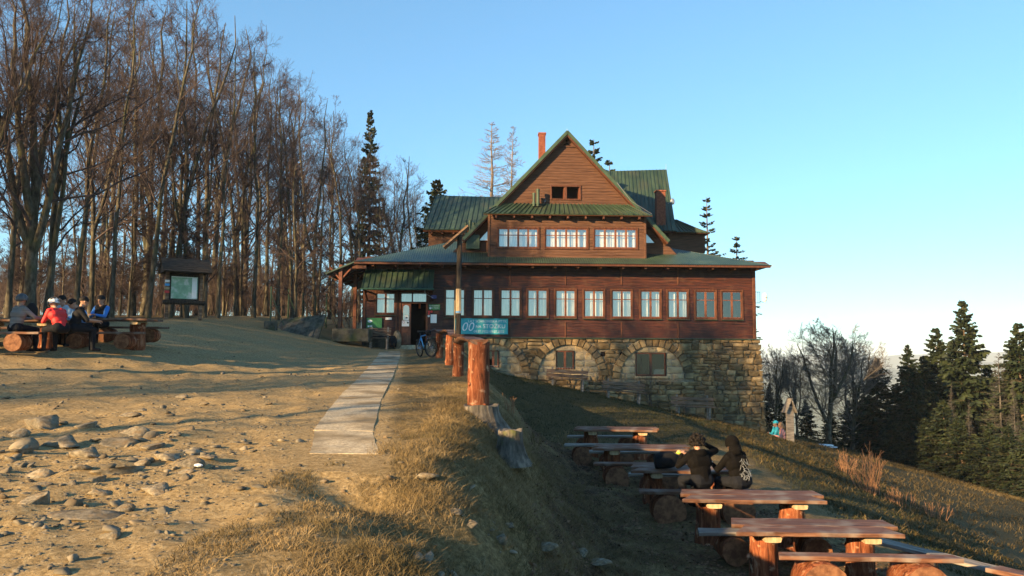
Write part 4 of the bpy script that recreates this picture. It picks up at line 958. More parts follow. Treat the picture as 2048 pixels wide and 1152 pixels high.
# the spruce stand on the right
for px, Y, top, k, w_, lb in ((1748, 58, 716, 2, 1.15, 'short dark spruce at the left end of the stand'), (1818, 56, 690, 0, 1.0, 'dark pointed spruce, second in the stand'), (1848, 58, 712, 0, 1.1, 'bushy dark spruce tucked behind the pointed one'),
                              (1868, 60, 655, 1, 1.15, 'sunlit bushy-topped spruce in the middle of the stand'), (1927, 57, 600, 1, 1.05, 'tallest spruce of the stand, its top in the sun'),
                              (1905, 64, 690, 0, 1.1, 'dark spruce behind the tallest one'), (1960, 62, 730, 2, 1.2, 'low spruce right of the tallest one'), (2040, 54, 645, 1, 1.15, 'sunlit spruce at the right edge of the picture'), (2075, 60, 640, 0, 1.1, 'spruce cut by the right edge'),
                              (2010, 66, 740, 2, 1.2, 'dark spruce filling the gap before the right edge'), (1790, 66, 770, 2, 1.2, 'low spruce behind the left end of the stand'), (1560, 60, 790, 2, .9, 'small dark spruce right behind the corner of the stone base'), (1535, 64, 765, 2, .8, 'dark spruce half hidden by the stone base'), (1610, 66, 800, 2, 1.1, 'low dark spruce under the bare tree'), (1690, 64, 800, 2, 1.1, 'low dark spruce between the bare tree and the stand'), (1735, 70, 790, 2, 1.4, 'dark low spruce deep behind the left end of the stand'), (1840, 70, 760, 2, 1.5, 'dark wide spruce deep in the middle of the stand'), (1885, 52, 800, 2, 1.5, 'short wide spruce in front of the stand'), (1985, 58, 800, 2, 1.5, 'short wide spruce at the foot of the dead tree'), (1775, 54, 830, 2, 1.4, 'lowest spruce at the left foot of the stand'), (1940, 72, 750, 2, 1.5, 'dark wide spruce far behind the tallest one'), (2060, 66, 780, 2, 1.6, 'dark low spruce in the right corner'), (1915, 50, 835, 2, 1.5, 'small bushy spruce at the foot of the tallest one'), (1965, 49, 845, 2, 1.5, 'small bushy spruce at the lower edge of the stand'), (2012, 47, 850, 2, 1.5, 'lowest bushy spruce towards the right edge'), (2052, 45, 850, 2, 1.4, 'bushy low spruce cut by the right edge'), (1850, 53, 835, 2, 1.5, 'small dark spruce at the front of the stand, left of centre'), (1725, 60, 800, 2, 1.4, 'dark bushy spruce right of the wide bare tree'), (1655, 58, 830, 2, 1.5, 'low dark spruce thicket under the wide bare tree')):
    conifer(SP[k], 'spruce_tree', lb, 'spruce stand below the hut', px, Y, top, wide=w_)
for i, (px, Y, top, w_) in enumerate(((1898, 52, 765, .55), (1932, 50, 800, .6), (1995, 54, 705, 1.0), (2020, 50, 755, .55), (2046, 50, 780, .6))):
    conifer(DEAD, 'dead_spruce', ['grey dead spruce before the tallest spruce', 'shorter grey dead spruce, leaning branches', 'bare spiky treetop between two live spruces', 'grey dead spruce near the right edge', 'dead spruce at the very right edge'][i], 'dead spruces of the stand', px, Y, top, wide=w_)
# bare spreading trees beyond the stone base
bt = beech_mesh(410, 9, .13, 4, .12, 1.25, 1.0, tw=.006); BT = (npmesh('trunk', *bt[0], M['bark'], True), npmesh('crown', *bt[1], M['pale_twig']), 9)
for px, Y, top, w_, lb in ((1652, 50, 655, 1.35, 'wide bare tree standing against the pale valley'), (1548, 56, 700, .9, 'thin bare tree right behind the corner of the stone base'), (1700, 58, 690, 1.2, 'bare tree merging with the wide one on its right'), (1590, 60, 712, .9, 'low bare tree behind the wooden shrine post')):
    x = (px - 1024) / FPX * Y; z = zg(x, Y); plant_tree(BT, 'bare_tree', lb, 'bare trees beyond the hut', x, Y, P(px, top, Y).z - z, px * .37, (0, 0), 0, w_)
# shrubs
def shrub(label, px, py, Y, h, n, spread, group='willow shrubs on the slope', m='shrub', name='shrub'):
    p = P(px, py, Y); x, y = p.x, p.y; rg = np.random.default_rng(int(px)); s = np.linspace(0, 1, 5)[None, :, None]
    a = rg.uniform(0, 6.28, n); b0 = np.stack([np.cos(a), np.sin(a), 0 * a], 1) * rg.uniform(0, spread * .5, (n, 1)); d = np.stack([np.cos(a), np.sin(a), 0 * a], 1) * rg.uniform(.05, .45, (n, 1)) + np.array([0, 0, 1.])
    Bq = b0[:, None] + d[:, None] * s * (h * rg.uniform(.5, 1.1, (n, 1, 1))) + np.cumsum(rg.normal(size=(n, 5, 3)), 1) * .025 * h; Rq = np.broadcast_to(.010 * (1 - .6 * s[..., 0]), (n, 5)).copy()
    P2, R2 = sprout(rg, Bq, Rq, 5, .3, 1, .25, .6, .2, .5, 3, .1, .1, .7, .004)
    o = thing(name, label, 'shrub', (x, y, zg(x, y) - .03), 0, group)
    link('stems', npmesh('stems', *tubes(Bq, Rq, 4), M[m]), o); link('twigs', npmesh('twigs', *tubes(P2, R2, 3), M[m]), o)['kind'] = 'stuff'
shrub('tall reddish willow shrub on the slope right of the tables', 1738, 985, 24, 1.1, 36, .7)
shrub('low reddish shrub to the right of the tall one', 1800, 1000, 24, .5, 26, .8)
shrub('low shrub lowest on the slope, right of the others', 1862, 1020, 25, .45, 24, .9)
shrub('small shrub on the slope below the shrine post', 1690, 945, 28, .7, 25, .6)
shrub('dry weed stalks standing in the bank between fence and hut', 1130, 820, 24, .55, 14, .12, 'dry weeds on the bank', 'grass', 'dry_weed')
shrub('single dry weed on the shaded bank below the posts', 1070, 850, 17, .4, 6, .05, 'dry weeds on the bank', 'grass', 'dry_weed')
shrub('thin dry stalks beside the cellar wall by the first post', 1022, 780, 18, .5, 8, .15, 'dry weeds on the bank', 'shrub', 'dry_weed')
shrub('leafless climbing shrub against the stone wall by the middle bench', 1303, 828, 38.6, 2.1, 9, .12, None, 'twig')

# ------------------------------------------------------------------ grass, leaves, gravel, rocks
def blades(name, label, x, y, hgt, wid, m, rg, lean=.5):
    n = len(x); z = terrain(x, y) - .01; a = rg.uniform(0, 6.28, n); h = hgt * rg.uniform(.5, 1.4, n); b = rg.uniform(0, 6.28, n); ln = lean * h * rg.uniform(.3, 1.6, n)
    w = np.stack([np.cos(a), np.sin(a), 0 * a], 1) * (wid * rg.uniform(.6, 1.3, n))[:, None]; p = np.stack([x, y, z], 1)
    l1 = np.stack([np.cos(b) * ln * .35, np.sin(b) * ln * .35, h * .62], 1); l2 = np.stack([np.cos(b) * ln, np.sin(b) * ln, h * .95], 1)
    V = np.stack([p - w, p + w, p + l1 + w * .7, p + l1 - w * .7, p + l2], 1).reshape(-1, 3); q = np.arange(n)[:, None] * 5
    T3 = np.concatenate([q + np.array([[0, 1, 2]]), q + np.array([[0, 2, 3]]), q + np.array([[3, 2, 4]])])
    return tag(link(name, npmesh(name, V, T3, m)), label, kind='stuff')
rg = np.random.default_rng(5)
def scatter(n, x0, x1, y0, y1, zi, thr, clump=.35, seed=3, p=1.3):
    # more near the camera
    y = y0 + (y1 - y0) * rg.uniform(0, 1, n) ** p; x = rg.uniform(x0, x1, n)
    k = zones(x, y)[zi] + clump * fbm(x / .6, y / .6, 3, seed) + .2 * rg.uniform(-1, 1, n)
    ok = (k > thr) & ((np.abs(x - path_x(y)) > .38) | (y < 8.7)); return x[ok], y[ok]
x, y = scatter(260000, -5, 2.2, 3.6, 20, 0, .68, 1.0); blades('grass', 'short dry grass beside the path and along the crest of the bank', x, y, .028, .0026, M['grass'], rg, 1.0)
x, y = rg.uniform(-2.2, 2.6, 150000), 3.6 + 12 * rg.uniform(0, 1, 150000) ** 1.3; ok = (fbm(x / .5, y / .5, 3, 23) + .25 * S((x + 1.6) / 1.0) > .02) & ((np.abs(x - path_x(y)) > .43) | (y < 8.7)) & ((x > -1.2) | (y < 8.2)); blades('bank_grass', 'matted straw-brown turf covering the bank', x[ok], y[ok], .05, .0028, M['grass'], rg, 1.3)
# shaggy tussocks hanging over the bank
NT = 620; cx_ = rg.uniform(-1.7, 1.5, NT); cy_ = 3.9 + 14 * rg.uniform(0, 1, NT) ** 1.2; cx_ += np.interp(cy_, [4, 8, 14], [.3, .3, .3]); kk = 75
x = np.repeat(cx_, kk) + rg.normal(size=NT * kk) * .085; y = np.repeat(cy_, kk) + rg.normal(size=NT * kk) * .085
blades('tussock_grass', 'long straw-coloured tussocks hanging over the edge of the bank', x, y, .085, .0024, M['grass'], rg, 1.3)
x, y = scatter(170000, -3, 14, 9, 40, 2, .5, .5, 8, 1.4); blades('meadow_grass', 'short greenish winter grass on the slope below the hut', x, y, .07, .006, M['grass_green'], rg, .8)
x, y = rg.uniform(7, 42, 90000), rg.uniform(16, 62, 90000); ok = (fbm(x / 1.2, y / 1.2, 3, 91) > -.25) & (x > 7 + .0 * y) & (x < .70 * y + 3); blades('slope_grass', 'long brown dead grass on the open slope above the spruces', x[ok], y[ok], .13, .012, M['slope_grass'], rg, 1.2)
x, y = scatter(40000, -16, -5, 9, 30, 0, .5, .6, 4); blades('woodland_grass', 'sparse short grass under the left picnic tables', x, y, .05, .006, M['grass_green'], rg, .8)
# leaf litter
n = 26000; x = rg.uniform(-1, 6.5, n); y = 5 + 20 * rg.uniform(0, 1, n) ** 1.2; ok = zones(x, y)[1] + .3 * fbm(x, y, 2, 6) > .3; x, y = x[ok], y[ok]; n = len(x)
z = terrain(x, y) + .012; p = np.stack([x, y, z], 1); a = rg.normal(size=(n, 3)); a[:, 2] *= .35; a /= np.linalg.norm(a, axis=1)[:, None]; b = np.cross(a, np.array([0, 0, 1.]) + rg.normal(size=(n, 3)) * .25); b /= np.linalg.norm(b, axis=1)[:, None]
s = rg.uniform(.02, .042, (n, 1)); V = np.stack([p - a * s, p + b * s * .6, p + a * s, p - b * s * .6 + np.array([0, 0, .008])], 1).reshape(-1, 3)
tag(link('leaf_litter', npmesh('leaf_litter', V, np.arange(n * 4).reshape(-1, 4), M['litter'])), 'fallen brown beech leaves drifted along the foot of the bank', kind='stuff')
# stones
def rock_mesh(seed, flatn=.5, nu=14, nv=9):
    rg_ = np.random.default_rng(seed); V = []
    pl_ = [(rg_.normal(size=3), rg_.uniform(.35, .8)) for _ in range(11)]; pl_ = [(a / np.linalg.norm(a), d) for a, d in pl_]
    for j in range(nv + 1):
        th = math.pi * j / nv
        for i in range(nu):
            ph = 2 * math.pi * i / nu; v = np.array([math.sin(th) * math.cos(ph), math.sin(th) * math.sin(ph), math.cos(th)])
            for a, d in pl_:
                q = v @ a
                if q > d: v = v - a * (q - d)
            V.append(v * (1 + rg_.normal() * .012) * np.array([1, .8, flatn]))
    Q = [(j * nu + i, (j + 1) * nu + i, (j + 1) * nu + (i + 1) % nu, j * nu + (i + 1) % nu) for j in range(nv) for i in range(nu)]
    return np.array(V), np.array(Q)
RK = [rock_mesh(40 + k, (.5, .32, .6, .26, .42, .36)[k % 6]) for k in range(6)]; RKM = [npmesh('rock', V, Q, M['rock']) for V, Q in RK]
big = [(165, 912, 60, 'large flat-topped grey rock at the left end of the stony band'), (170, 853, 46, 'pale rock standing up behind the stony band'), (262, 868, 44, 'rounded rock behind the middle of the stony band'), (220, 890, 66, 'long low rock sloping to the left'), (352, 868, 26, 'small pale rock with a long shadow, right of the stony band'), (152, 938, 36, 'sharp-edged grey rock in the middle of the stony band'),
       (75, 855, 76, 'long low grey rock at the left edge'), (230, 945, 100, 'broad low slab of rock in the centre of the stony band'), (68, 952, 44, 'pale split rock on the left'), (82, 968, 26, 'small wedge-shaped stone leaning on the split rock'), (140, 968, 32, 'small pale stone below the sharp-edged rock'), (187, 990, 44, 'lumpy rock above the big flat slab'), (305, 985, 62, 'dark wedge-shaped rock right of the flat slab'), (68, 1004, 58, 'dark low rock at lower left'), (160, 1035, 110, 'biggest flat bedrock slab at the lower left'), (318, 1045, 24, 'narrow upright stone right of the bedrock slab'), (222, 1075, 46, 'flat pale stone below the bedrock slab'),
       (185, 880, 22, 'small round stone on the rear rocks'), (330, 920, 62, 'flat layered rock at the right of the stony band'), (305, 895, 44, 'small flat rock behind the layered one'), (375, 930, 40, 'flat stone nearest the track centre'), (365, 945, 34, 'pale stone near the white litter'), (280, 930, 50, 'low rock between slab and layered rock'), (410, 915, 36, 'dark flat stone on the track'), (115, 893, 70, 'low rock behind the split rock'), (40, 905, 50, 'low stone at the far left'), (28, 870, 40, 'flat stone at the left picture edge'), (250, 830, 40, 'flat stone in the track behind the stony band'), (365, 793, 30, 'pale flat stone up the track'), (405, 808, 18, 'small pale stone up the track'), (280, 822, 26, 'grey stone in a tree shadow'), (190, 960, 40, 'grey stone wedged beside the broad slab'), (240, 1020, 36, 'stone between slab and upright stone'),
       (1085, 1100, 44, 'pale rock in the shaded bank, bottom centre'), (1000, 1082, 50, 'flat grey rock in the eroded hollow'), (845, 958, 46, 'pale flat stone on the lip of the hollow'), (1018, 1056, 26, 'small stone in the hollow'), (1165, 1108, 34, 'angular stone low on the bank'), (905, 1022, 26, 'stone at the edge of the hollow'), (1190, 1130, 50, 'flat stone at the foot of the bank'), (940, 1050, 40, 'flat slab stone lying in the hollow')]
random.seed(3)
for i, (px, py, wpx, lb) in enumerate(big):
    p = G(px, py + 4); w_ = wpx / FPX * p.y * .72; o = link('rock', RKM[i % 6], None, (p.x, p.y + w_ * .3, p.z + w_ * (.02 if wpx > 90 else .08)))
    o.scale = (w_ * 1.05, w_ * random.uniform(.7, 1.0), w_ * (random.uniform(.35, .5) if wpx > 90 else random.uniform(.75, 1.2))); o.rotation_euler = (random.uniform(-.2, .2), random.uniform(-.2, .2), random.uniform(-.5, .5)); tag(o, lb, 'rock', 'rocks bedded in the track and bank')
def gravel(name, label, n, fx, smin, smax, seed):
    rg_ = np.random.default_rng(seed); x, y = fx(rg_, n); n = len(x); z = terrain(x, y); Vs, Qs = [], []; k = rg_.integers(0, 6, n)
    lo_ = []
    for kk in range(6):      # low-poly versions of the rocks
        r_ = np.random.default_rng(70 + kk); v = np.array([(1, 0, 0), (.5, .8, 0), (-.5, .85, 0), (-1, 0, 0), (-.5, -.8, 0), (.5, -.85, 0), (.5, .2, .7), (-.3, .4, .8), (-.3, -.4, .65), (.3, -.4, .75)]) * (1 + r_.normal(size=(10, 3)) * .16); v[:6, 2] += r_.uniform(-.25, .15, 6); v[:6, :2] *= r_.uniform(.8, 1.15, (6, 1)); v[6:, :2] += r_.normal(size=2) * .18; lo_.append(v)
    T3 = np.array([(0, 1, 6), (1, 2, 7), (1, 7, 6), (2, 3, 7), (3, 8, 7), (3, 4, 8), (4, 5, 9), (4, 9, 8), (5, 0, 9), (0, 6, 9), (6, 7, 8), (6, 8, 9)])
    s = smin * (smax / smin) ** (rg_.uniform(0, 1, n) ** 2.6); a = rg_.uniform(0, 6.28, n); v = np.array(lo_)[k]
    vx = v[..., 0] * np.cos(a)[:, None] - v[..., 1] * .75 * np.sin(a)[:, None]; vy = v[..., 0] * np.sin(a)[:, None] + v[..., 1] * .75 * np.cos(a)[:, None]
    V = np.stack([x[:, None] + vx * s[:, None], y[:, None] + vy * s[:, None], z[:, None] + v[..., 2] * s[:, None] * rg_.uniform(.25, .7, n)[:, None] - .12 * s[:, None]], 2).reshape(-1, 3)
    tag(link(name, npmesh(name, V, (np.arange(n)[:, None, None] * 10 + T3[None]).reshape(-1, 3), M['rock'])), label, kind='stuff')
def onlane(r_, n):
    y = 3.8 + 26 * r_.uniform(0, 1, n) ** 1.7; x = r_.uniform(-1, 0, n) * (1.2 + y * .62) + .4
    band = np.exp(-((y - 8 - .15 * (x + 4)) / 2.2) ** 2) * S((-x - 1.8) / 1.5)
    k = .33 + .55 * band + .5 * fbm(x / 1.6, y / 1.6, 3, 31); ok = (r_.uniform(0, 1, n) < k) & ((np.abs(x - path_x(y)) > .37) | (y < 8.7)) & (zones(x, y)[0] < .66); return x[ok], y[ok]
gravel('gravel', 'loose gravel and chips strewn over the dirt track', 40000, onlane, .005, .04, 11)
def rubble(name, label, n, fx, smin, smax, seed):
    rg_ = np.random.default_rng(seed); x, y = fx(rg_, n); ok = (np.abs(x - path_x(y)) > .5) | (y < 8.5); x, y = x[ok], y[ok]; n = len(x); z = terrain(x, y); low = [rock_mesh(90 + k, (.55, .35, .45, .3, .6, .4)[k % 6], 8, 5) for k in range(8)]
    Vs = np.array([v for v, _ in low])[rg_.integers(0, 8, n)]; s = smin * (smax / smin) ** (rg_.uniform(0, 1, n) ** 2.2); a = rg_.uniform(0, 6.28, n); t = rg_.normal(size=n) * .25
    vx, vy, vz = Vs[..., 0], Vs[..., 1], Vs[..., 2]; vz = vz * np.cos(t)[:, None] + vx * np.sin(t)[:, None]
    X = vx * np.cos(a)[:, None] - vy * np.sin(a)[:, None]; Y_ = vx * np.sin(a)[:, None] + vy * np.cos(a)[:, None]
    V = np.stack([x[:, None] + X * s[:, None], y[:, None] + Y_ * s[:, None], z[:, None] + (vz + .08) * s[:, None]], 2).reshape(-1, 3); m_ = Vs.shape[1]
    tag(link(name, npmesh(name, V, (np.arange(n)[:, None, None] * m_ + low[0][1][None]).reshape(-1, 4), M['rock'])), label, kind='stuff')
rubble('rubble', 'fist-sized stones strewn over the dirt track', 3200, onlane, .02, .10, 12)
rubble('stone_shards', 'broken slabs and shards of rock in the stony band', 520, lambda r_, n: (lambda x_, y_: (lambda k_: (x_[k_], y_[k_]))(fbm(x_ / 1.1, y_ / .8, 3, 61) > .1 + .12 * np.abs(y_ - 8.2)))(r_.uniform(-6.5, -1.9, n), r_.uniform(6.2, 11, n)), .035, .2, 14)
rubble('bank_stones', 'scattered stones on the shaded bank', 420, lambda r_, n: (r_.uniform(-1, 2.2, n), r_.uniform(4.2, 9, n)), .01, .08, 13)
sn = MB(); p = G(396, 938); sn.ball((0, 0, .01), .045, 9, 5, sc3=(1, .6, .35), jit=.15); o = sn.build('paper_scrap', M['paper'], None, False, (p.x, p.y, p.z + .01)); tag(o, 'crumpled white scrap of paper lying among the stones', 'litter')
for i, (px, py, s_) in enumerate(((1645, 862, .5), (1662, 866, .3))):
    p = P(px, py, 46); z = zg(p.x, p.y); q = MB(); q.ball((0, 0, 0), s_, 12, 6, sc3=(1.2, .6, .12), jit=.12); o = q.build('snow_patch', M['snow'], None, True, (p.x, p.y, z + .05)); tag(o, ['larger leftover snow patch below the bare tree', 'smaller leftover snow patch beside the larger one'][i], 'snow')
# ------------------------------------------------------------------ logs, tables, fence
def log_mesh(L_, r0, r1, n=16, seg=7, jit=.035, bend=.02, axis='z', name='log', mats=None, knots=2):
    pts = []; rr = []
    for i in range(seg + 1):
        t = i / seg; pts.append((bend * L_ * math.sin(t * 2.2) * random.uniform(.6, 1.2) * .4, bend * L_ * math.cos(t * 2) * .3, L_ * t)); rr.append((r0 + (r1 - r0) * t) * (1 + random.uniform(-.04, .04)))
    mb = MB(); mb.tube(pts, rr, n, 0, True, 1, jit)
    for k in range(knots):
        a = random.uniform(0, 6.28); z = random.uniform(.15, .85) * L_; mb.ball((math.cos(a) * r0 * .93, math.sin(a) * r0 * .93, z), r0 * .2, 7, 5, 0, jit=.1)
    if axis == 'y': mb.v = [(x, z, -y) for x, y, z in mb.v]
    if axis == 'x': mb.v = [(z, y, -x) for x, y, z in mb.v]
    return mb.mesh(name, mats or [M['log'], M['logend']], True)
def set_flat_caps(me):
    for p in me.polygons:
        if p.material_index == 1: p.use_smooth = False
def plank_mesh(L_, W_, T, skewL=0, skewR=0, seg=8, wav=.012, mat_='plank', name='plank'):
    # board along X with worn edges and skewed sawn ends
    rows = []
    for i in range(seg + 1):
        t = i / seg; dy0 = random.uniform(-wav, wav); dy1 = random.uniform(-wav, wav); dz = random.uniform(-.004, .004); b = .008
        def X(yf): return -L_ / 2 + L_ * t + (skewL * yf * (1 - t) + skewR * yf * t)
        y0, y1 = -W_ / 2 + dy0, W_ / 2 + dy1
        rows.append([(X(0), y0, b + dz), (X(0), y0 + b, 0 + dz), (X(1), y1 - b, 0 + dz), (X(1), y1, b + dz), (X(1), y1, T - b + dz), (X(1), y1 - b, T + dz), (X(.5), (y0 + y1) / 2, T - .003 + dz), (X(0), y0 + b, T + dz), (X(0), y0, T - b + dz)])
    n = 9; vs = [v for r in rows for v in r]; fs = [(i * n + k, (i + 1) * n + k, (i + 1) * n + (k + 1) % n, i * n + (k + 1) % n) for i in range(seg) for k in range(n)]
    fs += [tuple(range(n)), tuple(seg * n + k for k in range(n))[::-1]]
    mb = MB(); mb.add(vs, fs); return mb.mesh(name, M[mat_])
def picnic_table(label, x, y, ztop, L_=2.2, W_=.92, rz=0, group='log picnic tables on the lower terrace', legw=.40, chips=True, mat_='plank'):
    z0 = zg(x, y); t = thing('picnic_table', label, 'table', (x, y, z0), rz, group); H = ztop - z0; T = .055
    for k in range(2):
        w = W_ / 2 - .006; link('plank', plank_mesh(L_ + (.06 if k else 0), w, T, .22 if k == 0 else .10, -.10 if k == 0 else -.02, mat_=mat_), t, ((.04 if k else -.04), (-1 if k == 0 else 1) * W_ / 4, H - T))
    for s_ in (-1, 1):
        me = log_mesh(H - T + .25 - .05, legw * .54, legw * .47, 12, 6, .05, .01, 'z', 'leg', [M['log'], M['logend']]); link('leg', me, t, (s_ * L_ * .30, .02, -.25))
        if chips:
            w = MB(); w.tube([(0, -.36, 0), (0, .36, 0)], [.075, .07], 9, 0, True, 0, .05); w.v = [(a * 1.6, b, max(c, -.045)) for a, b, c in w.v]; w.build('bearer', M['pale_wood'], t, False, (s_ * L_ * .30 + .03, 0, H - T - .058))
    return t
def log_bench(label, x, y, zseat, L_=2.3, W_=.30, rz=0, r=.24, mat_='plank', group='log benches at the terrace tables', ends=.55, T=.055):
    z0 = zg(x, y); t = thing('log_bench', label, 'bench', (x, y, z0), rz, group); H = zseat - z0
    link('seat', plank_mesh(L_, W_, T, .05, -.05, mat_=mat_, wav=.018, name='seat'), t, (0, 0, H - T))
    for s_ in (-1, 1):
        me = log_mesh(ends, r, r * .97, 18, 4, .02, .005, 'y', 'support_log', None, 0); set_flat_caps(me); link('support_log', me, t, (s_ * L_ * .27, -ends / 2, H - T - r * .985))
    return t
random.seed(11)
Tz = lambda py, Y: EYE - (py - 700) / FPX * Y
TB = [(2.80, 21.75, Tz(856, 21.3), 'farthest log picnic table of the terrace, nearest the hut'), (3.03, 19.05, Tz(893, 18.6), 'second log picnic table from the hut, half in sun'), (3.45, 15.95, Tz(936, 15.5), 'log picnic table where the two people in black sit'), (3.80, 12.95, Tz(991, 12.5), 'sunlit log picnic table in front of the two people in black'), (4.15, 11.25, Tz(1054, 10.8), 'nearest log picnic table, at the lower right')]
for x, y, z, lb in TB: picnic_table(lb, x, y, z, rz=R(-2))
log_bench('grey bench behind the farthest terrace table', 2.65, 22.6, Tz(869, 22.4), 2.2, mat_='grey_plank')
log_bench('shaded bench in front of the farthest terrace table', 2.35, 20.8, Tz(885, 20.7), 2.0, mat_='grey_plank')
log_bench('bench behind the second table, seen under its top', 3.0, 19.9, Tz(898, 19.8), 2.2, mat_='grey_plank')
log_bench('bench in front of the second table with a big round log end', 2.9, 17.85, Tz(921, 17.8), 2.2, r=.27)
log_bench('bench behind the table of the two people in black', 3.5, 16.75, Tz(941, 16.7), 2.2, mat_='grey_plank')
log_bench('bench the two people in black sit on', 3.45, 14.75, Tz(974, 14.7), 2.3, r=.29)
log_bench('grey bench between the two sunlit tables, its logs on the ground', 3.85, 12.05, Tz(1060, 11.7), 2.2, mat_='grey_plank', r=.2)
log_bench('nearest bench with two broad sunlit log ends', 4.48, 10.25, Tz(1100, 10.15), 2.25, .22, r=.30, rz=R(-3))
log_bench('long grey bench board running down the right side of the terrace', 6.45, 11.3, Tz(1068, 12.6), 3.6, .26, rz=R(-62), mat_='grey_plank', r=.2)
log_bench('sunlit bench board at the lower right edge', 6.3, 9.3, Tz(1140, 9.4), 1.6, .26, rz=R(-55), r=.2)
# left tables under the trees
LG = 'log picnic tables under the trees'
for x, y, py, lb in ((-12.3, 20.0, 640, 'left log table under the trees where the cyclists sit'), (-10.95, 21.9, 637, 'log table under the trees, nearer the map board')):
    picnic_table(lb, x, y, P(100, py, y).z, 2.3, .95, R(4), LG)
for x, y, py, lb in ((-12.2, 18.85, 664, 'front bench of the left table under the trees'), (-12.4, 21.2, 655, 'rear bench of the left table under the trees'), (-10.7, 20.95, 663, 'front bench of the table nearer the map board'), (-10.9, 22.85, 652, 'rear bench of the table nearer the map board')):
    log_bench(lb, x, y, P(100, py, y).z, 2.2, .3, R(4), .2, 'plank', 'log benches under the trees')

# log fence: posts and slab rails
fence = thing('log_fence', 'rustic fence of fat peeled log posts with slab rails beside the path', 'fence', (0, 0, 0))
FPS = [(956, 808, 684, 12.75, .17), (916, 750, 684, 20.5, .14), (899, 734, 670, 25.5, .135), (878, 722, 667, 30, .135)]
tops = []
for px, pb, pt, Y, r in FPS:
    b = P(px, pb, Y); tp = P(px, pt, Y); me = log_mesh(tp.z - b.z + .25, r * 1.05, r * .97, 16, 9, .045, .01, name='post', knots=5); set_flat_caps(me); o = link('post', me, fence, (b.x, b.y, b.z - .25)); tops.append(tp)
def rail(p, q, w, dz, over=.25):
    p = Vector(p); q = Vector(q); d = (q - p); L_ = d.length + 2 * over; mb = MB(); n = 8; seg = 9
    pts = []; 
    rows = []
    for i in range(seg + 1):
        t = i / seg; x = -over + L_ * t; sag = .035 * math.sin(t * 7 + p.x * 3) + random.uniform(-.01, .01); rows.append([(x, w * math.cos(a) * (1 + random.uniform(-.06, .06)), max(-.02, .085 * math.sin(a)) * -1 + sag + .085) if math.sin(a) > 0 else (x, w * math.cos(a), .085 + sag) for a in [math.pi * k / (n - 1) for k in range(n)]])
    vs = [v for r_ in rows for v in r_] ; fs = [(i * n + k, (i + 1) * n + k, (i + 1) * n + k + 1, i * n + k + 1) for i in range(seg) for k in range(n - 1)] + [(i * n + n - 1, (i + 1) * n + n - 1, (i + 1) * n, i * n) for i in range(seg)] + [tuple(range(n)), tuple(seg * n + k for k in range(n))[::-1]]
    mb.add(vs, fs); o = mb.build('rail', M['plank'], fence, False); o.location = p + Vector((0, 0, dz)); o.rotation_euler = (0, -math.asin(d.z / d.length), math.atan2(d.y, d.x))
rail(tops[0], tops[1], .155, -.01, .17); rail(tops[1] + Vector((0, 0, .06)), tops[2] + Vector((0, 0, .03)), .15, .02, .2); rail(tops[2] + Vector((0, 0, .02)), tops[3], .15, .03, .3)
# stumps
def stump(label, px, py, Y, r, h, seed):
    p = P(px, py, Y); rg_ = np.random.default_rng(seed); mb = MB(); n = 22; rows = []
    for i in range(6):
        t = i / 5; z = -h * (1 - t); f = 1 + .9 * (1 - t) ** 2
        rows.append([(math.cos(a) * r * f * (1 + .10 * math.sin(a * 5 + seed) * (1 - t * .6) + .05 * math.sin(a * 9 + i)), math.sin(a) * r * f * (1 + .1 * math.cos(a * 4 + seed) * (1 - t * .6)), z + (.02 * math.sin(a * 3) if i == 5 else 0)) for a in [2 * math.pi * k / n for k in range(n)]])
    vs = [v for r_ in rows for v in r_]; fs = [(i * n + k, i * n + (k + 1) % n, (i + 1) * n + (k + 1) % n, (i + 1) * n + k) for i in range(5) for k in range(n)] + [tuple(5 * n + k for k in range(n))]
    mb.add(vs, fs); o = mb.build('tree_stump', M['stump'], None, False, (p.x, p.y, p.z)); tag(o, label, 'stump', 'old stumps on the bank')
stump('broad grey stump right under the nearest fence post', 962, 810, 12.6, .27, .45, 1); stump('split weathered stump lower on the bank', 1022, 860, 11.8, .17, .5, 5)
# old signpost
p = P(916, 690, 23.0); sp = thing('trail_post', 'tall charred wooden post with a slanting roof board behind the log rail', 'post', (p.x, p.y, zg(p.x, p.y)))
hz = P(916, 470, 23.0).z - sp.location.z
mb = MB(); mb.tube([(.01, 0, -.3), (0, 0, hz * .5), (.01, 0, hz)], [.085, .075, .07], 7, 0, True, 0, .05); mb.build('post', M['post_dark'], sp)
mb = MB(); mb.box(-.11, -.085, -.05, .05, .1, hz * .52, b=.01); mb.build('split_board', M['pale_wood'], sp)
mb = MB(); mb.tube([(.005, -.005, hz * .42), (.0, -.005, hz * .60)], [.082, .08], 9, 0, True, 0, .03); mb.build('bare_patch', M['pale_wood'], sp)
mb = MB(); mb.tube([(0, 0, hz * .425), (0, 0, hz * .435)], [.09, .09], 10); mb.build('blue_band', M['blue'], sp)
mb = MB(); A = P(889, 497, 23.0) - sp.location; B = P(938, 455, 23.0) - sp.location
mb.slab((A.x, .28, A.z), (A.x, -.28, A.z), (B.x, -.28, B.z), (B.x, .28, B.z), -.05); mb.build('roof_board', M['bench_wood'], sp)
mb = MB(); mb.tube([(0, 0, hz - .02), (B.x - .25, 0, B.z - .2)], [.05, .04], 6); mb.build('brace', M['post_dark'], sp)

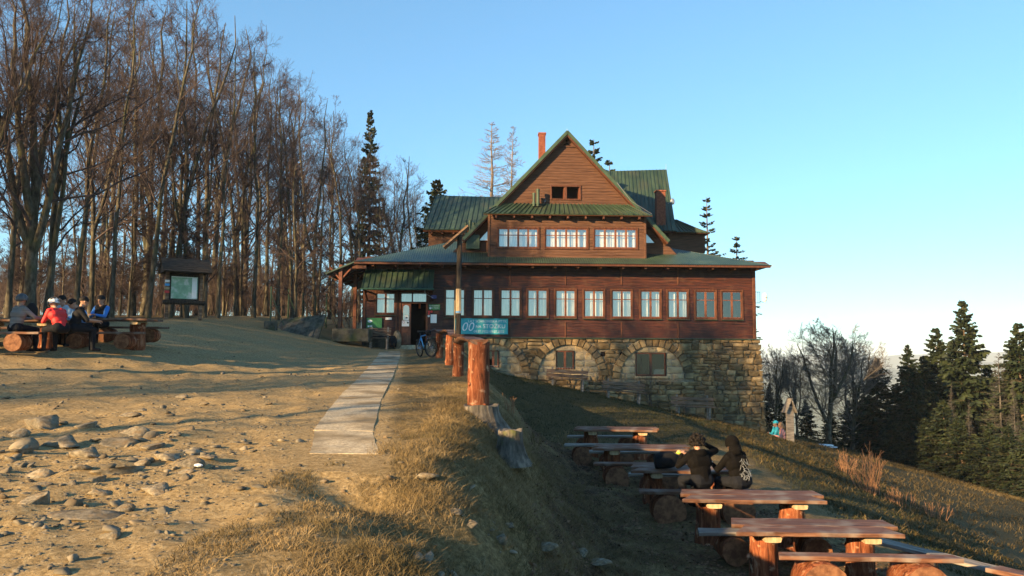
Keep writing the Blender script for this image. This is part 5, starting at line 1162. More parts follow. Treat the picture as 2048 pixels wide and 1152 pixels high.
# roofed map board
p = G(362, 640, 28, 45); p = Vector(P(366, 640, 34)); zb = zg(p.x, p.y); ib = thing('map_board', 'roofed wooden map board at the edge of the wood', 'notice board', (p.x, p.y, zb), R(33)); sc_ = 34 / FPX
for s_ in (-1, 1): MB().box(s_ * .68 - .07, s_ * .68 + .07, -.07, .07, -.3, 2.0, b=.012).build('post', M['bench_wood'], ib)
MB().box(-.6, .6, -.04, .03, .80, 1.9, b=.01).build('back_panel', M['post_dark'], ib)
bp_ = MB(); bp_.box(-.53, .53, -.055, -.042, .88, 1.82); mp_ = bp_.build('map_sheet', mat('printed_map', [(.3, (.16, .30, .20)), (.5, (.22, .38, .26)), (.62, (.40, .48, .42)), (.75, (.55, .6, .6))], nscale=2.2, detail=6, rough=.4, bump=0, spec=.5), ib)
MB().box(.30, .50, -.0585, -.056, .93, 1.78).build('legend_strip', M['paper'], mp_); MB().box(-.52, .52, -.0585, -.056, 1.79, 1.81).build('sheet_edge', M['white'], mp_)
MB().tube([(-.85, -.05, .72), (.85, -.05, .72)], [.10, .10], 10).build('log_sill', M['post_dark'], ib)
rf = MB(); 
for s_ in (-1, 1): rf.slab(*[(x, s_ * y, z) for x, y, z in ((-.95, .62, 1.95), (.98, .62, 1.95), (.98, 0, 2.55), (-.95, 0, 2.55))][::s_], .05)
ro = rf.build('roof', M['shingle'], ib)
for k in range(6):
    for s_ in (-1, 1):
        t0, t1 = k / 6, (k + 1) / 6; MB().slab(*[(x, s_ * (.64 * (1 - t)), 1.97 + .6 * t + dz) for x, t, dz in ((-.97, t0 - .02, .035), (1.0, t0 - .02, .035), (1.0, t1, .012), (-.97, t1, .012))][::s_], .012).build('shingle', M['shingle'], ro)
for s_ in (-1, 1): mb = MB(); mb.add([(s_ * .9, -.6, 1.97), (s_ * .9, .6, 1.97), (s_ * .9, 0, 2.5)], [(0, 1, 2)]); mb.build('gable_board', M['post_dark'], ib)
for k, c in enumerate(('white', 'blue', 'pale_wood', 'red')): MB().box(-.78, -.60, -.078, -.073, 1.55 - k * .15, 1.65 - k * .15).build('trail_mark', M[c], ib)
# green wire fence posts beside the hut
wf = thing('wire_fence', 'dark green wire fence on thin posts between wood and hut', 'fence', (0, 0, 0))
prev = None
for px, pb, pt, Y in ((541, 632, 573, 38), (576, 638, 576, 40), (605, 640, 585, 42), (630, 640, 590, 44), (652, 640, 588, 46)):
    b = P(px, pb, Y); t = P(px, pt, Y); zb = zg(b.x, b.y); MB().tube([(b.x, b.y, zb - .2), (b.x, b.y, t.z)], [.035, .035], 6).build('post', M['greenpost'], wf)
    MB().tube([(b.x + .02, b.y, t.z - .4), (b.x + .65, b.y + .1, zb)], [.02, .02], 5).build('stay', M['greenpost'], wf)
    if prev:
        w = MB()
        for f in (.15, .5, .95): w.tube([prev[0].lerp(prev[1], f), Vector((b.x, b.y, zb)).lerp(Vector((b.x, b.y, t.z)), f)], [.008, .008], 4)
        w.build('wires', M['greenpost'], wf)['kind'] = 'stuff'
    prev = (Vector((b.x, b.y, zb)), Vector((b.x, b.y, t.z)))
# sunken concrete wall of slabs left of the porch
rw = thing('retaining_wall', 'sloping dark concrete slabs edging the hollow left of the porch', 'wall', (0, 0, 0))
for i in range(7):
    a = P(540 + i * 14, 668 - i * .6, 37 + i * .1); b = P(552.5 + i * 14, 668 - i * .6, 37 + i * .1); zt = P(545 + i * 14, 640 - i * 1.2, 38.6).z
    MB().slab((a.x, a.y, a.z - .3), (b.x, b.y, b.z - .3), (b.x + .1, 38.6, zt + .08), (a.x + .1, 38.6, zt + .08), .1).build('slab', M['old_concrete'], rw)
MB().box(-.25, .25, -.25, .25, 0, .5, b=.03).build('end_block', M['old_concrete'], rw, False, P(541, 664, 37))
# concrete trough with tap
a = P(664, 692, 38.2); tr_ = thing('concrete_trough', 'low concrete trough with a tap beside the porch posts', 'trough', (a.x, a.y, zg(a.x, a.y) - .05)); W_ = 1.75; h_ = .62
for x0, x1, y0, y1 in ((0, W_, -.12, 0), (0, W_, .9, 1.02), (0, .12, .001, .899), (W_ - .12, W_, .001, .899)): MB().box(x0, x1, y0, y1, 0, h_, b=.02).build('side', M['old_concrete'], tr_)
MB().box(.121, W_ - .121, .001, .899, 0, h_ - .12).build('fill', flat('dark_water', (.02, .02, .018), .1, .5), tr_)
tp = MB(); tp.tube([(1.3, .4, h_ - .1), (1.3, .4, h_ + .38), (1.3, .3, h_ + .42), (1.3, .22, h_ + .36)], [.02] * 4, 6); tp.build('tap', M['steel'], tr_)
# ------------------------------------------------------------------ benches at the hut
def slat_bench(label, loc, rz, L_, tilt=0, mat_='bench_wood', group='slatted benches along the stone wall', nb=2, seat=1, legs='grey_plank'):
    t = thing('bench', label, 'bench', loc, rz, group); t.rotation_euler = (0, tilt, rz)
    for k in range(nb): link('back_slat', plank_mesh(L_, .16 if nb < 3 else .075, .035, wav=.008, mat_=mat_, name='back_slat'), t, (0, .20 + .03 * k, .58 + (.20 if nb < 3 else .105) * k)).rotation_euler = (R(78), 0, 0)
    for k in range(2): link('seat_slat', plank_mesh(L_ * (1.0 if k else 1.02), .19, .045, wav=.008, mat_=mat_, name='seat_slat'), t, (0, -.22 + .2 * k, .42))
    for s_ in (-1, 1):
        MB().box(s_ * L_ * .36 - .04, s_ * L_ * .36 + .04, -.26, -.18, -.3, .419, b=.008).build('leg', M[legs], t); q = MB(); q.slab((s_ * L_ * .36 - .04, .10, -.3), (s_ * L_ * .36 + .04, .10, -.3), (s_ * L_ * .36 + .04, .24, .98), (s_ * L_ * .36 - .04, .24, .98), .06); q.build('leg', M[legs], t)
    return t
for px, py, L_, tl, lb in ((1134, 772, 2.0, R(3), 'upper slatted bench below the middle arch'), (1246, 808, 2.05, R(5), 'dark weathered bench tilting on the slope, middle of the three'), (1386, 836, 2.05, R(2), 'lowest slatted bench against the stone wall')):
    p = P(px, py, 38.3); slat_bench(lb, (p.x, p.y, max(zg(p.x - .6, p.y), zg(p.x, p.y)) - .1), ANG, L_, tl)
p = P(758, 694, 39.0); dz_ = zg(p.x, p.y); slat_bench('slatted bench by the hut door', (p.x, p.y, p.z), ANG, 1.1, 0, nb=4, group=None)
q = MB(); q.ball((0, 0, 0), .11, 10, 6, sc3=(1.6, .8, .45), jit=.1); o = q.build('folded_jacket', M['black'], None, True, (p.x + .1, p.y - .1, p.z + .51)); tag(o, 'dark jacket lying on the bench by the door', 'jacket')
def backpack(label, loc, rz=0, s=1.0, mats=('black', 'blackmetal')):
    t = thing('backpack', label, 'backpack', loc, rz); q = MB(); n = 14
    rows = []
    for i in range(8):
        u = i / 7; wz = .5 * s * u; w = s * (.15 + .02 * math.sin(u * 3.1)) * (1 - .55 * max(0, u - .7) / .3); d = s * .11 * (1 + .3 * math.sin(u * 3)) * (1 - .5 * max(0, u - .75) / .25)
        rows.append([(w * math.copysign(abs(math.cos(a)) ** .6, math.cos(a)), d * math.copysign(abs(math.sin(a)) ** .6, math.sin(a)), wz + random.uniform(-.006, .006)) for a in [2 * math.pi * k / n for k in range(n)]])
    vs = [v for r_ in rows for v in r_]; q.add(vs, [(i * n + k, i * n + (k + 1) % n, (i + 1) * n + (k + 1) % n, (i + 1) * n + k) for i in range(7) for k in range(n)] + [tuple(range(n))[::-1], tuple(7 * n + k for k in range(n))]); q.build('bag', M[mats[0]], t, True)
    q = MB(); q.ball((0, -.12 * s, .2 * s), .1 * s, 10, 7, sc3=(1.1, .5, 1.3)); q.build('front_pocket', M[mats[0]], t, True)
    for s_ in (-1, 1): MB().tube([(s_ * .07 * s, .11 * s, .42 * s), (s_ * .09 * s, .19 * s, .3 * s), (s_ * .1 * s, .12 * s, .08 * s)], [.02 * s] * 3, 6).build('strap', M[mats[1]], t)
    MB().torus((0, .03 * s, .5 * s), (1, 0, 0), .035 * s, .008 * s, 12, 5).build('grab_loop', M[mats[1]], t); return t
p = P(786, 694, 38.9); backpack('black backpack on the ground between bench and door', (p.x, p.y, p.z), .3, 1.1)
q = MB(); p = P(794, 690, 39.4); q.ball((0, 0, .25), .42, 12, 7, sc3=(.55, .35, 1.1), jit=.08); o = q.build('rock', M['rock'], None, False, tuple(p)); tag(o, 'grey boulder leaning beside the hut door', 'rock')

# ------------------------------------------------------------------ signs on the hut
def text(s, size, mat_, parent, loc, rx=math.pi / 2, align='LEFT', italic=0, name='lettering', ext=.002):
    c = bpy.data.curves.new(name, 'FONT'); c.body = s; c.size = size; c.align_x = align; c.shear = italic; c.extrude = ext; c.resolution_u = 3; t_ = bpy.data.objects.new(name, c); COL.objects.link(t_); me = bpy.data.meshes.new_from_object(t_.evaluated_get(bpy.context.evaluated_depsgraph_get())); bpy.data.objects.remove(t_)
    me.materials.clear(); me.materials.append(M[mat_]); o = link(name, me, parent, loc); o.rotation_euler = (rx, 0, 0); return o
def hut_sign(name, label, cat, px0, px1, py0, py1, m, w=-.075, d=.02):
    a = L(px0, py1, w); b = L(px1, py0, w); W_, h_ = b[0] - a[0], b[2] - a[2]; o = thing(name, label, cat, hut.matrix_basis @ Vector((a[0] + W_ / 2, w, a[2])), ANG)
    MB().box(-W_ / 2, W_ / 2, -d, d, 0, h_, b=.004).build('board', M[m], o); return o, W_, h_, -d - .003
o, W_, h_, yf = hut_sign('banner', 'turquoise anniversary banner hung on the hut wall beside the post', 'banner', 908, 1016, 637, 668, 'teal', d=.008)
text('100', h_ * .78, 'white', o, (-W_ / 2 + .04, yf, h_ * .2), italic=.25)
text('LAT SCHRONISKA PTTK', h_ * .225, 'white', o, (W_ / 2 - .06, yf, h_ * .74), align='RIGHT'); text('NA', h_ * .24, 'white', o, (-W_ * .10, yf, h_ * .40)); text('STOŻKU', h_ * .37, 'white', o, (W_ / 2 - .12, yf, h_ * .38), align='RIGHT'); text('09.07.1922-09.07.2022', h_ * .21, 'white', o, (W_ / 2 - .18, yf, h_ * .1), align='RIGHT')
o, W_, h_, yf = hut_sign('sign_board', 'larger green sign board below the porch window', 'sign', 733, 764, 636, 656, 'greensign')
q = MB(); q.ball((-W_ * .28, yf, h_ * .68), .09, 10, 6, sc3=(1.3, .05, .8)); q.build('emblem', M['paper'], o)
for k in range(2): MB().box(-W_ * .42 + k * .13, -W_ * .42 + k * .13 + .09, yf - .001, yf + .001, .05, .13).build('small_logo', M['white'], o)
o, W_, h_, yf = hut_sign('house_plate', 'small white plate under the porch window', 'sign', 771, 783.5, 635, 639.5, 'white')
o, W_, h_, yf = hut_sign('hut_name_sign', 'green hut name sign right of the door', 'sign', 857.5, 880, 609, 620, 'greensign')
text('SCHRONISKO', h_ * .28, 'paper', o, (0, yf, h_ * .66), align='CENTER'); text('NA STOŻKU', h_ * .26, 'paper', o, (W_ * .08, yf, h_ * .28), align='CENTER'); q = MB(); q.ball((-W_ * .36, yf, h_ * .33), .055, 10, 6, sc3=(1, .05, 1)); q.build('emblem', M['paper'], o)
o, W_, h_, yf = hut_sign('notice_sheet', 'white notice sheet beside the door', 'notice', 861, 873.5, 629, 646, 'paper')
for i, (px, py, c, lb) in enumerate(((858.5, 623.5, 'red', 'upper red badge by the door'), (858, 627.8, 'red', 'lower red badge by the door'), (857.5, 632, 'white', 'white round badge below the red ones'), (863, 623.2, 'red', 'small ring badge under the hut name sign'))):
    a = L(px, py, -.05); q = MB(); q.tube([(0, -.012, 0), (0, .012, 0)], [.055, .055], 14); o = q.build('badge', M[c], None, False, hut.matrix_basis @ Vector(a)); o.rotation_euler = (0, 0, ANG); tag(o, lb, 'badge', 'round badges by the door')
a = hut.matrix_basis @ Vector(L(850, 582, -1.0)); o = thing('bracket_sign', 'small blue bracket sign hanging from the awning corner', 'sign', a, ANG)
MB().tube([(0, 0, .1), (0, 0, -.12), (.42, .1, -.34)], [.018] * 3, 6).build('bracket', M['steel'], o); MB().box(.30, .56, .08, .10, -.36, -.2, b=.004).build('plate', flat('navy_plate', (.03, .04, .15)), o)
# lamp and dish on the right corner
a = hut.matrix_basis @ Vector(L(1512, 595, .2)); o = thing('floodlight', 'round white dish lamp on a bracket at the right corner of the hut', 'lamp', a, ANG)
q = MB()
for dx, dz in ((0, .28), (0, -.28)): q.tube([(-.02, 0, dz), (.2, 0, dz)], [.015, .015], 5)
q.tube([(.2, 0, .3), (.2, 0, -.3)], [.015, .015], 5); q.tube([(.1, 0, .3), (.1, 0, -.3)], [.012, .012], 5); q.tube([(.2, 0, -.2), (.35, -.05, -.25), (.45, -.05, -.05)], [.018] * 3, 5); q.build('bracket', M['blackmetal'], o)
q = MB(); q.ball((.42, -.1, 0), .24, 16, 10, sc3=(.55, .3, 1.0)); q.build('dish', M['white'], o, True); MB().tube([(.42, -.16, 0), (.44, -.4, .0)], [.02, .03], 6).build('feed_arm', M['steel'], o)
a = hut.matrix_basis @ Vector(L(1345, 403, 5.6)); o = thing('satellite_dish', 'small grey satellite dish on the verge of the rear roof', 'satellite dish', a, ANG); q = MB(); q.ball((0, 0, 0), .19, 14, 9, sc3=(.7, .3, 1)); q.build('dish', M['steel'], o, True); MB().tube([(-.25, .1, -.1), (0, .02, 0)], [.02, .02], 5).build('arm', M['steel'], o)
# shrine post on the right
p = P(1581, 905, 35.0); z = P(1581, 905, 35).z; o = thing('shrine_post', 'weathered board post with a tiny gabled roof below the hut corner', 'signpost', (p.x, p.y, z), R(8)); hh = P(1581, 796, 35).z - z
MB().box(-.17, .17, -.05, .05, -.4, hh - .35, b=.012).build('board', M['grey_plank'], o)
MB().box(-.34, .34, -.14, .10, .30, .38, b=.012).build('shelf', M['grey_plank'], o)
for s_ in (-1, 1): MB().slab(*[(s_ * x, y, z_) for x, y, z_ in ((.27, -.2, hh - .62), (.27, .2, hh - .62), (0, .2, hh), (0, -.2, hh))][::s_], .035).build('roof_board', M['grey_plank'], o)
MB().box(-.1, .1, .0, .04, hh - .5, hh - .25).build('niche_back', M['post_dark'], o)
# ------------------------------------------------------------------ bicycle
p = P(852, 714, 30.6); bk = thing('bicycle', 'black and blue mountain bike leaning against the far end of the log fence', 'bicycle', (p.x, p.y, zg(p.x, p.y)), R(-62)); bk.rotation_euler = (R(8), 0, R(-62))
RW = .355
for wx in (-.58, .58):
    wh = bpy.data.objects.new('wheel', None); COL.objects.link(wh); wh.parent = bk; wh.location = (wx, 0, RW)
    if wx > 0: wh.rotation_euler = (0, 0, R(18))
    MB().torus((0, 0, 0), (0, 1, 0), RW - .03, .03, 40, 8).build('tyre', M['rubber'], wh, True); MB().torus((0, 0, 0), (0, 1, 0), RW - .065, .014, 40, 6).build('rim', M['blackmetal'], wh, True)
    q = MB(); q.tube([(0, -.05, 0), (0, .05, 0)], [.03, .03], 10)
    for k in range(24): a = 2 * math.pi * k / 24; q.tube([(.02 * math.cos(a + .6), (-1) ** k * .03, .02 * math.sin(a + .6)), ((RW - .07) * math.cos(a), 0, (RW - .07) * math.sin(a))], [.0025, .0025], 3, caps=False)
    q.build('spokes', M['steel'], wh); MB().torus((0, .045, 0), (0, 1, 0), .07, .008, 20, 4).build('brake_disc', M['steel'], wh)
fr = MB(); BBk = (-.12, 0, .33); st_ = (-.28, 0, .80); hd = (.40, 0, .86); hd2 = (.44, 0, .70)
for a, b, r1, r2 in ((BBk, hd2, .042, .04), (st_, hd, .022, .024), (BBk, st_, .022, .02)): fr.tube([a, b], [r1, r2], 10)
for s_ in (-1, 1): fr.tube([BBk, (-.58, s_ * .06, RW)], [.016, .012], 7); fr.tube([st_, (-.58, s_ * .06, RW)], [.013, .011], 7)
fr.build('frame', M['blue'], bk, True)
q = MB(); q.tube([hd, hd2], [.026, .026], 10)
for s_ in (-1, 1): q.tube([(.45, s_ * .06, .68), (.58, s_ * .06, RW)], [.022, .02], 8)
q.tube([(.45, -.06, .68), (.45, .06, .68)], [.022, .022], 8); q.build('fork', M['blackmetal'], bk, True)
q = MB(); q.tube([hd, (.40, 0, .98), (.44, 0, 1.0)], [.02, .02, .02], 8); q.tube([(.36, -.36, 1.03), (.43, -.12, 1.0), (.43, .12, 1.0), (.36, .36, 1.03)], [.014] * 4, 8)
for s_ in (-1, 1): q.tube([(.375, s_ * .27, 1.025), (.36, s_ * .37, 1.03)], [.019, .019], 8)
q.build('handlebar', M['blackmetal'], bk, True)
q = MB(); q.tube([st_, (-.33, 0, .95)], [.015, .015], 7); q.build('seat_post', M['blackmetal'], bk)
q = MB(); q.ball((-.34, 0, .97), .13, 12, 7, sc3=(1.05, .55, .25)); q.ball((-.20, 0, .97), .07, 8, 5, sc3=(1.3, .4, .3)); q.build('saddle', M['black'], bk, True)
q = MB(); q.torus((BBk[0], .05, BBk[2]), (0, 1, 0), .085, .008, 24, 5); q.tube([(BBk[0], .08, BBk[2]), (BBk[0] + .12, .09, BBk[2] - .12)], [.012, .012], 6); q.tube([(BBk[0], -.08, BBk[2]), (BBk[0] - .12, -.09, BBk[2] + .12)], [.012, .012], 6); q.tube([(BBk[0], -.06, BBk[2]), (BBk[0], .06, BBk[2])], [.05, .05], 10); q.build('crank', M['blackmetal'], bk)
for s_ in (-1, 1): MB().box(-.05, .05, -.04, .04, -.012, .012, b=.005).build('pedal', M['blackmetal'], bk, False, (BBk[0] + s_ * .12, s_ * .14, BBk[2] - s_ * .12))
q = MB(); q.ball((.50, 0, .92), .12, 12, 8, sc3=(.8, 1.1, .9)); q.build('handlebar_bag', M['black'], bk, True)
# ------------------------------------------------------------------ people
def capsule(mb, p0, r0, p1, r1, n=10):
    p0, p1 = Vector(p0), Vector(p1); d = p1 - p0
    if d.length < 1e-4: d = Vector((0, 0, 1e-3)); p1 = p0 + d
    t = d.normalized(); pts = []; rr = []
    for a in (-75, -45, -15): pts.append(p0 + t * (math.sin(R(a)) * r0)); rr.append(r0 * math.cos(R(a)))
    for f in (.33, .66): pts.append(p0.lerp(p1, f)); rr.append(r0 + (r1 - r0) * f)
    for a in (15, 45, 75): pts.append(p1 + t * (math.sin(R(a)) * r1)); rr.append(r1 * math.cos(R(a)))
    mb.tube(pts, rr, n)
def body_mesh(prims, mats, voxel=.011):
    mb = MB()
    for p0, r0, p1, r1, mi in prims: capsule(mb, p0, r0, p1, r1)
    me = mb.mesh('body_source', mats); o = bpy.data.objects.new('body_source', me); COL.objects.link(o)
    md = o.modifiers.new('r', 'REMESH'); md.mode = 'VOXEL'; md.voxel_size = voxel; md.use_smooth_shade = True
    sm = o.modifiers.new('s', 'SMOOTH'); sm.factor = .5; sm.iterations = 2
    ev = o.evaluated_get(bpy.context.evaluated_depsgraph_get()); out = bpy.data.meshes.new_from_object(ev)
    bpy.data.objects.remove(o); bpy.data.meshes.remove(me)
    out.materials.clear()
    for m in mats: out.materials.append(m)
    n = len(out.polygons); c = np.empty(n * 3, np.float32); out.polygons.foreach_get('center', c); c = c.reshape(-1, 3); best = np.full(n, 1e9); idx = np.zeros(n, np.int32)
    for p0, r0, p1, r1, mi in prims:
        a = np.array(p0); b = np.array(p1) - a; t = np.clip(((c - a) @ b) / max(b @ b, 1e-8), 0, 1); d = np.linalg.norm(c - a - t[:, None] * b, axis=1) - (r0 + (r1 - r0) * t)
        k = d < best; best[k] = d[k]; idx[k] = mi
    out.polygons.foreach_set('material_index', idx); out.polygons.foreach_set('use_smooth', np.ones(n, bool)); out.update(); return out
def two_bone(a, b, l1, l2, hint):
    a, b, hint = Vector(a), Vector(b), Vector(hint); d = b - a; L_ = min(d.length, (l1 + l2) * .995); t = d.normalized(); x = (l1 * l1 - l2 * l2 + L_ * L_) / (2 * L_); h = math.sqrt(max(l1 * l1 - x * x, 0)); hv = (hint - t * hint.dot(t)).normalized()
    return a + t * x + hv * h, a + t * L_
def person(label, loc, rz, group, top, pants, sleeve=None, skin='skin', hair=None, lean=.25, side=0, seat=.46, hands=((-.13, .42, .78), (.13, .42, .78)), head=(.2, 0), headgear=None, knees=None, feet=None, voxel=.011, forearm=None, shoe='black', bulk=1.12):
    o = thing('person', label, 'person', loc, rz, group); mats = [M[skin], M[top], M[sleeve or top], M[pants], M[shoe], M[forearm or sleeve or top]]
    pr = []; bk_ = lambda m, r: bulk if (m and r > .028) else 1.0; A = lambda p0, r0, p1, r1, m: pr.append((tuple(p0), r0 * bk_(m, r0), tuple(p1), r1 * bk_(m, r1), m))
    ax = Vector((math.sin(side), math.sin(lean) * math.cos(side), math.cos(lean) * math.cos(side))); hip = Vector((0, 0, seat + .10)); xv = Vector((1, 0, -side)).normalized()
    wst, chs, shl = hip + ax * .17, hip + ax * .33, hip + ax * .45
    A(hip - xv * .08, .115, hip + xv * .08, .115, 3); A(hip + ax * .02, .12, wst, .118, 1); A(wst - xv * .05, .112, wst + xv * .05, .112, 1); A(chs - xv * .09, .118, chs + xv * .09, .118, 1); A(shl - xv * .13, .068, shl + xv * .13, .068, 1); A(wst - xv * .05, .105, shl - xv * .1, .085, 1); A(wst + xv * .05, .105, shl + xv * .1, .085, 1)
    hp, hy = head; fwd0 = Vector((math.sin(hy), math.cos(hy), 0)); nk = shl + ax * .06; up = (Vector((0, 0, 1)) * math.cos(hp) + fwd0 * math.sin(hp)).normalized(); fw = (fwd0 * math.cos(hp) - Vector((0, 0, 1)) * math.sin(hp)).normalized(); rt = fw.cross(up)
    hc = nk + up * .165 + fw * .02; A(shl, .06, nk + up * .07, .052, 0); H = lambda x, y, z: hc + rt * x + fw * y + up * z
    A(H(0, -.025, .03), .088, H(0, .015, .03), .086, 0); A(H(0, .03, -.02), .07, H(0, .05, -.075), .045, 0); A(H(0, .095, .0), .011, H(0, .108, -.03), .015, 0); A(H(0, .085, -.062), .016, H(0, .086, -.065), .016, 0); A(H(-.086, -.005, -.01), .018, H(-.088, -.01, .015), .018, 0); A(H(.086, -.005, -.01), .018, H(.088, -.01, .015), .018, 0)
    for i, s_ in enumerate((-1, 1)):
        kn = Vector(knees[i]) if knees else Vector((s_ * .13, .44, seat + .06)); ft = Vector(feet[i]) if feet else Vector((s_ * .14, .42, .08)); hj = hip + xv * s_ * .09
        A(hj, .092, kn, .062, 3); A(kn, .06, kn.lerp(ft, .35) + Vector((0, -.015, 0)), .058, 3); A(kn.lerp(ft, .35) + Vector((0, -.015, 0)), .056, ft, .042, 3); fd = Vector((0, 1, 0)) if not feet else Vector((ft.x - kn.x, ft.y - kn.y, 0)).normalized(); A(ft + Vector((0, 0, -.03)), .042, ft + fd * .15 + Vector((0, 0, -.045)), .033, 4)
        sj = shl + xv * s_ * .175; wr = Vector(hands[i]); el, wr = two_bone(sj, wr, .29, .25, (s_ * .6, -.5, -.7)); A(sj, .062, sj.lerp(el, .5), .052, 2); A(sj.lerp(el, .5), .052, el, .044, 2 if not forearm else 2); A(el, .043, wr, .03, 5 if not (forearm == 'skin') else 0)
        d = (wr - el).normalized(); sv = d.cross(Vector((0, 0, 1))); sv = sv.normalized() if sv.length > .1 else Vector((1, 0, 0)); dn = sv.cross(d).normalized() * -1
        if dn.z > 0: dn = -dn
        for k in (-.02, 0, .02): A(wr + sv * k * .7, .021, wr + d * .075 + sv * k, .019, 0)
        for k, l in zip((-.031, -.011, .010, .030), (.034, .042, .045, .038)):
            b0 = wr + d * .08 + sv * k; b1 = b0 + d * l * .85 + dn * l * .35; A(b0, .0095, b1, .009, 0); A(b1, .009, b1 + d * l * .35 + dn * l * .7, .0078, 0)
        tb = wr + d * .02 - sv * s_ * .025; t1 = tb + d * .04 - sv * s_ * .035 + dn * .01; A(tb, .013, t1, .011, 0); A(t1, .011, t1 + d * .03 + dn * .008, .009, 0)
    link('body', body_mesh(pr, mats, voxel), o)
    for s_ in (-1, 1):
        q = MB(); q.ball(H(s_ * .033, .083, .012), .013, 8, 6); q.build('eye', M['dark'], o, True)
    Mh = Matrix((rt, fw, up)).transposed()
    def cap(r, sx, sy, sz, lo, m, name, ridges=0, jit=0, off=(0, -.012, .035)):
        q = MB(); nu, nv = 28, 12; vs = []; c = H(*off)
        for j in range(nv + 1):
            th = lo * j / nv
            for i in range(nu):
                ph = 2 * math.pi * i / nu; f = r * (1 + (.045 * math.cos(ridges * ph) * math.sin(th) if ridges else 0) + jit * random.uniform(-1, 1)); back = 1.0 + .25 * max(0, -math.sin(ph)) * (j / nv)
                vs.append(c + Mh @ Vector((math.sin(min(th * back, 2.6)) * math.cos(ph) * f * sx, math.sin(min(th * back, 2.6)) * math.sin(ph) * f * sy, math.cos(min(th * back, 2.6)) * f * sz)))
        q.add(vs, [(j * nu + i, (j + 1) * nu + i, (j + 1) * nu + (i + 1) % nu, j * nu + (i + 1) % nu) for j in range(nv) for i in range(nu)]); return q.build(name, M[m], o, not ridges)
    if hair == 'curly':
        q = MB()
        for k in range(150):
            th = math.acos(random.uniform(-.55, 1)); ph = random.uniform(0, 6.28); v = Vector((math.sin(th) * math.cos(ph), math.sin(th) * math.sin(ph), math.cos(th)))
            if v.y > .55 and v.z < .5: continue
            q.ball(H(0, -.01, .02) + Mh @ (v * random.uniform(.105, .145)), random.uniform(.022, .034), 6, 4, jit=.15)
        q.build('curly_hair', M['hair_dark'], o, True)
    elif hair == 'long':
        cap(.100, 1, 1.08, 1.0, 1.75, 'hair_fair', 'hair', jit=.03); q = MB(); q.tube([H(0, -.07, .03), H(0, -.10, -.10), H(0, -.09, -.25)], [.085, .075, .03], 10, jit=.08); q.build('long_hair', M['hair_fair'], o, True)
    elif hair: cap(.103, 1, 1.1, 1.0, 1.7, hair, 'hair', jit=.025, off=(0, -.022, .035))
    if headgear:
        kind, m = headgear
        if kind == 'helmet':
            cap(.126, .94, 1.16, 1.12, 1.75, m, 'helmet', ridges=9, off=(0, -.02, .02)); q = MB(); q.tube([H(-.085, .03, .0), H(-.06, .05, -.08), H(0, .045, -.125), H(.06, .05, -.08), H(.085, .03, 0)], [.007] * 5, 5); q.build('chin_strap', M['black'], o)
        elif kind == 'beanie': cap(.108, 1, 1.1, 1.05, 1.6, m, 'beanie', off=(0, -.015, .03))
        elif kind == 'hood':
            q = cap(.128, .98, 1.08, 1.12, 1.95, m, 'hood', off=(0, -.025, .02)); q = MB(); q.tube([H(0, -.06, -.05), shl - fw * .05 + Vector((0, 0, .02))], [.115, .12], 12); q.build('hood_neck', M[m], o, True)
        elif kind == 'hood_down': q = MB(); q.ball(shl + Vector((0, -.09, .05)), .11, 12, 8, sc3=(1.15, .7, .65)); q.build('hood', M[m], o, True)
    o['_H'] = 0; del o['_H']
    return o, H, shl, chs, ax, xv
M['hair_dark'] = flat('dark_hair', (.008, .0055, .0045), .7, .2); M['hair_fair'] = flat('fair_hair', (.30, .17, .08), .6, .4)
M['grey_top'] = mat('grey_striped_jersey', [(.35, (.13, .12, .115)), (.6, (.20, .19, .18))], scale=(.3, .3, 14), nscale=2, rough=.85); M['red_top'] = flat('red_jacket', (.50, .025, .025), .6); M['blue_camo'] = mat('blue_patterned_jacket', [(.35, (.08, .22, .50)), (.5, (.16, .38, .68)), (.6, (.5, .62, .75))], nscale=9, rough=.7); M['blue_sleeve'] = flat('blue_sleeves', (.03, .16, .50), .6)
M['jeans'] = flat('dark_trousers', (.01, .011, .015), .9, .1); M['helmet_grey'] = flat('grey_helmet', (.05, .05, .055), .35, .5); M['helmet_white'] = mat('white_black_helmet', [(.42, (.6, .6, .6)), (.5, (.03, .03, .03))], nscale=5, rough=.35, bump=0); M['turq'] = flat('turquoise_fabric', (.04, .42, .52), .6); M['pink'] = flat('pink_jacket', (.55, .24, .22), .7); M['pale_blue'] = flat('pale_blue_top', (.35, .45, .55), .8)
M['hoodie'] = flat('black_hoodie', (.006, .0055, .0055), .95, .04)
random.seed(17)
def seat_at(px, Y, pyseat, seat=.46):
    """a spot whose seat height shows at row pyseat"""
    p = P(px, pyseat, Y); return Vector((p.x, p.y, p.z - seat))
GL = 'cyclists at the tables under the trees'
person('cyclist in a grey jersey and grey helmet seated at the left table', seat_at(30, 18.9, 664), R(-25), GL, 'grey_top', 'jeans', headgear=('helmet', 'helmet_grey'), lean=.2, hands=((-.12, .5, .80), (.28, .52, .78)), head=(.15, -.3), voxel=.012)
person('person in a red jacket and white helmet bending over the left table', seat_at(122, 19.0, 664), R(62), GL, 'red_top', 'jeans', headgear=('helmet', 'helmet_white'), lean=.5, hands=((-.1, .55, .74), (.12, .55, .76)), head=(.6, .0), voxel=.012)
person('person with dark hair in a black T-shirt seated with bare forearms', seat_at(146, 19.4, 664), R(-55), GL, 'black', 'jeans', forearm='skin', hair='hair_dark', lean=.28, hands=((-.1, .5, .72), (.14, .5, .74)), head=(.35, -.1), voxel=.012)
person('person in a pale top with dark hair, half hidden behind the red jacket', seat_at(133, 21.3, 657), R(170), GL, 'pale_blue', 'jeans', hair='hair_dark', lean=.3, head=(.35, 0), voxel=.013)
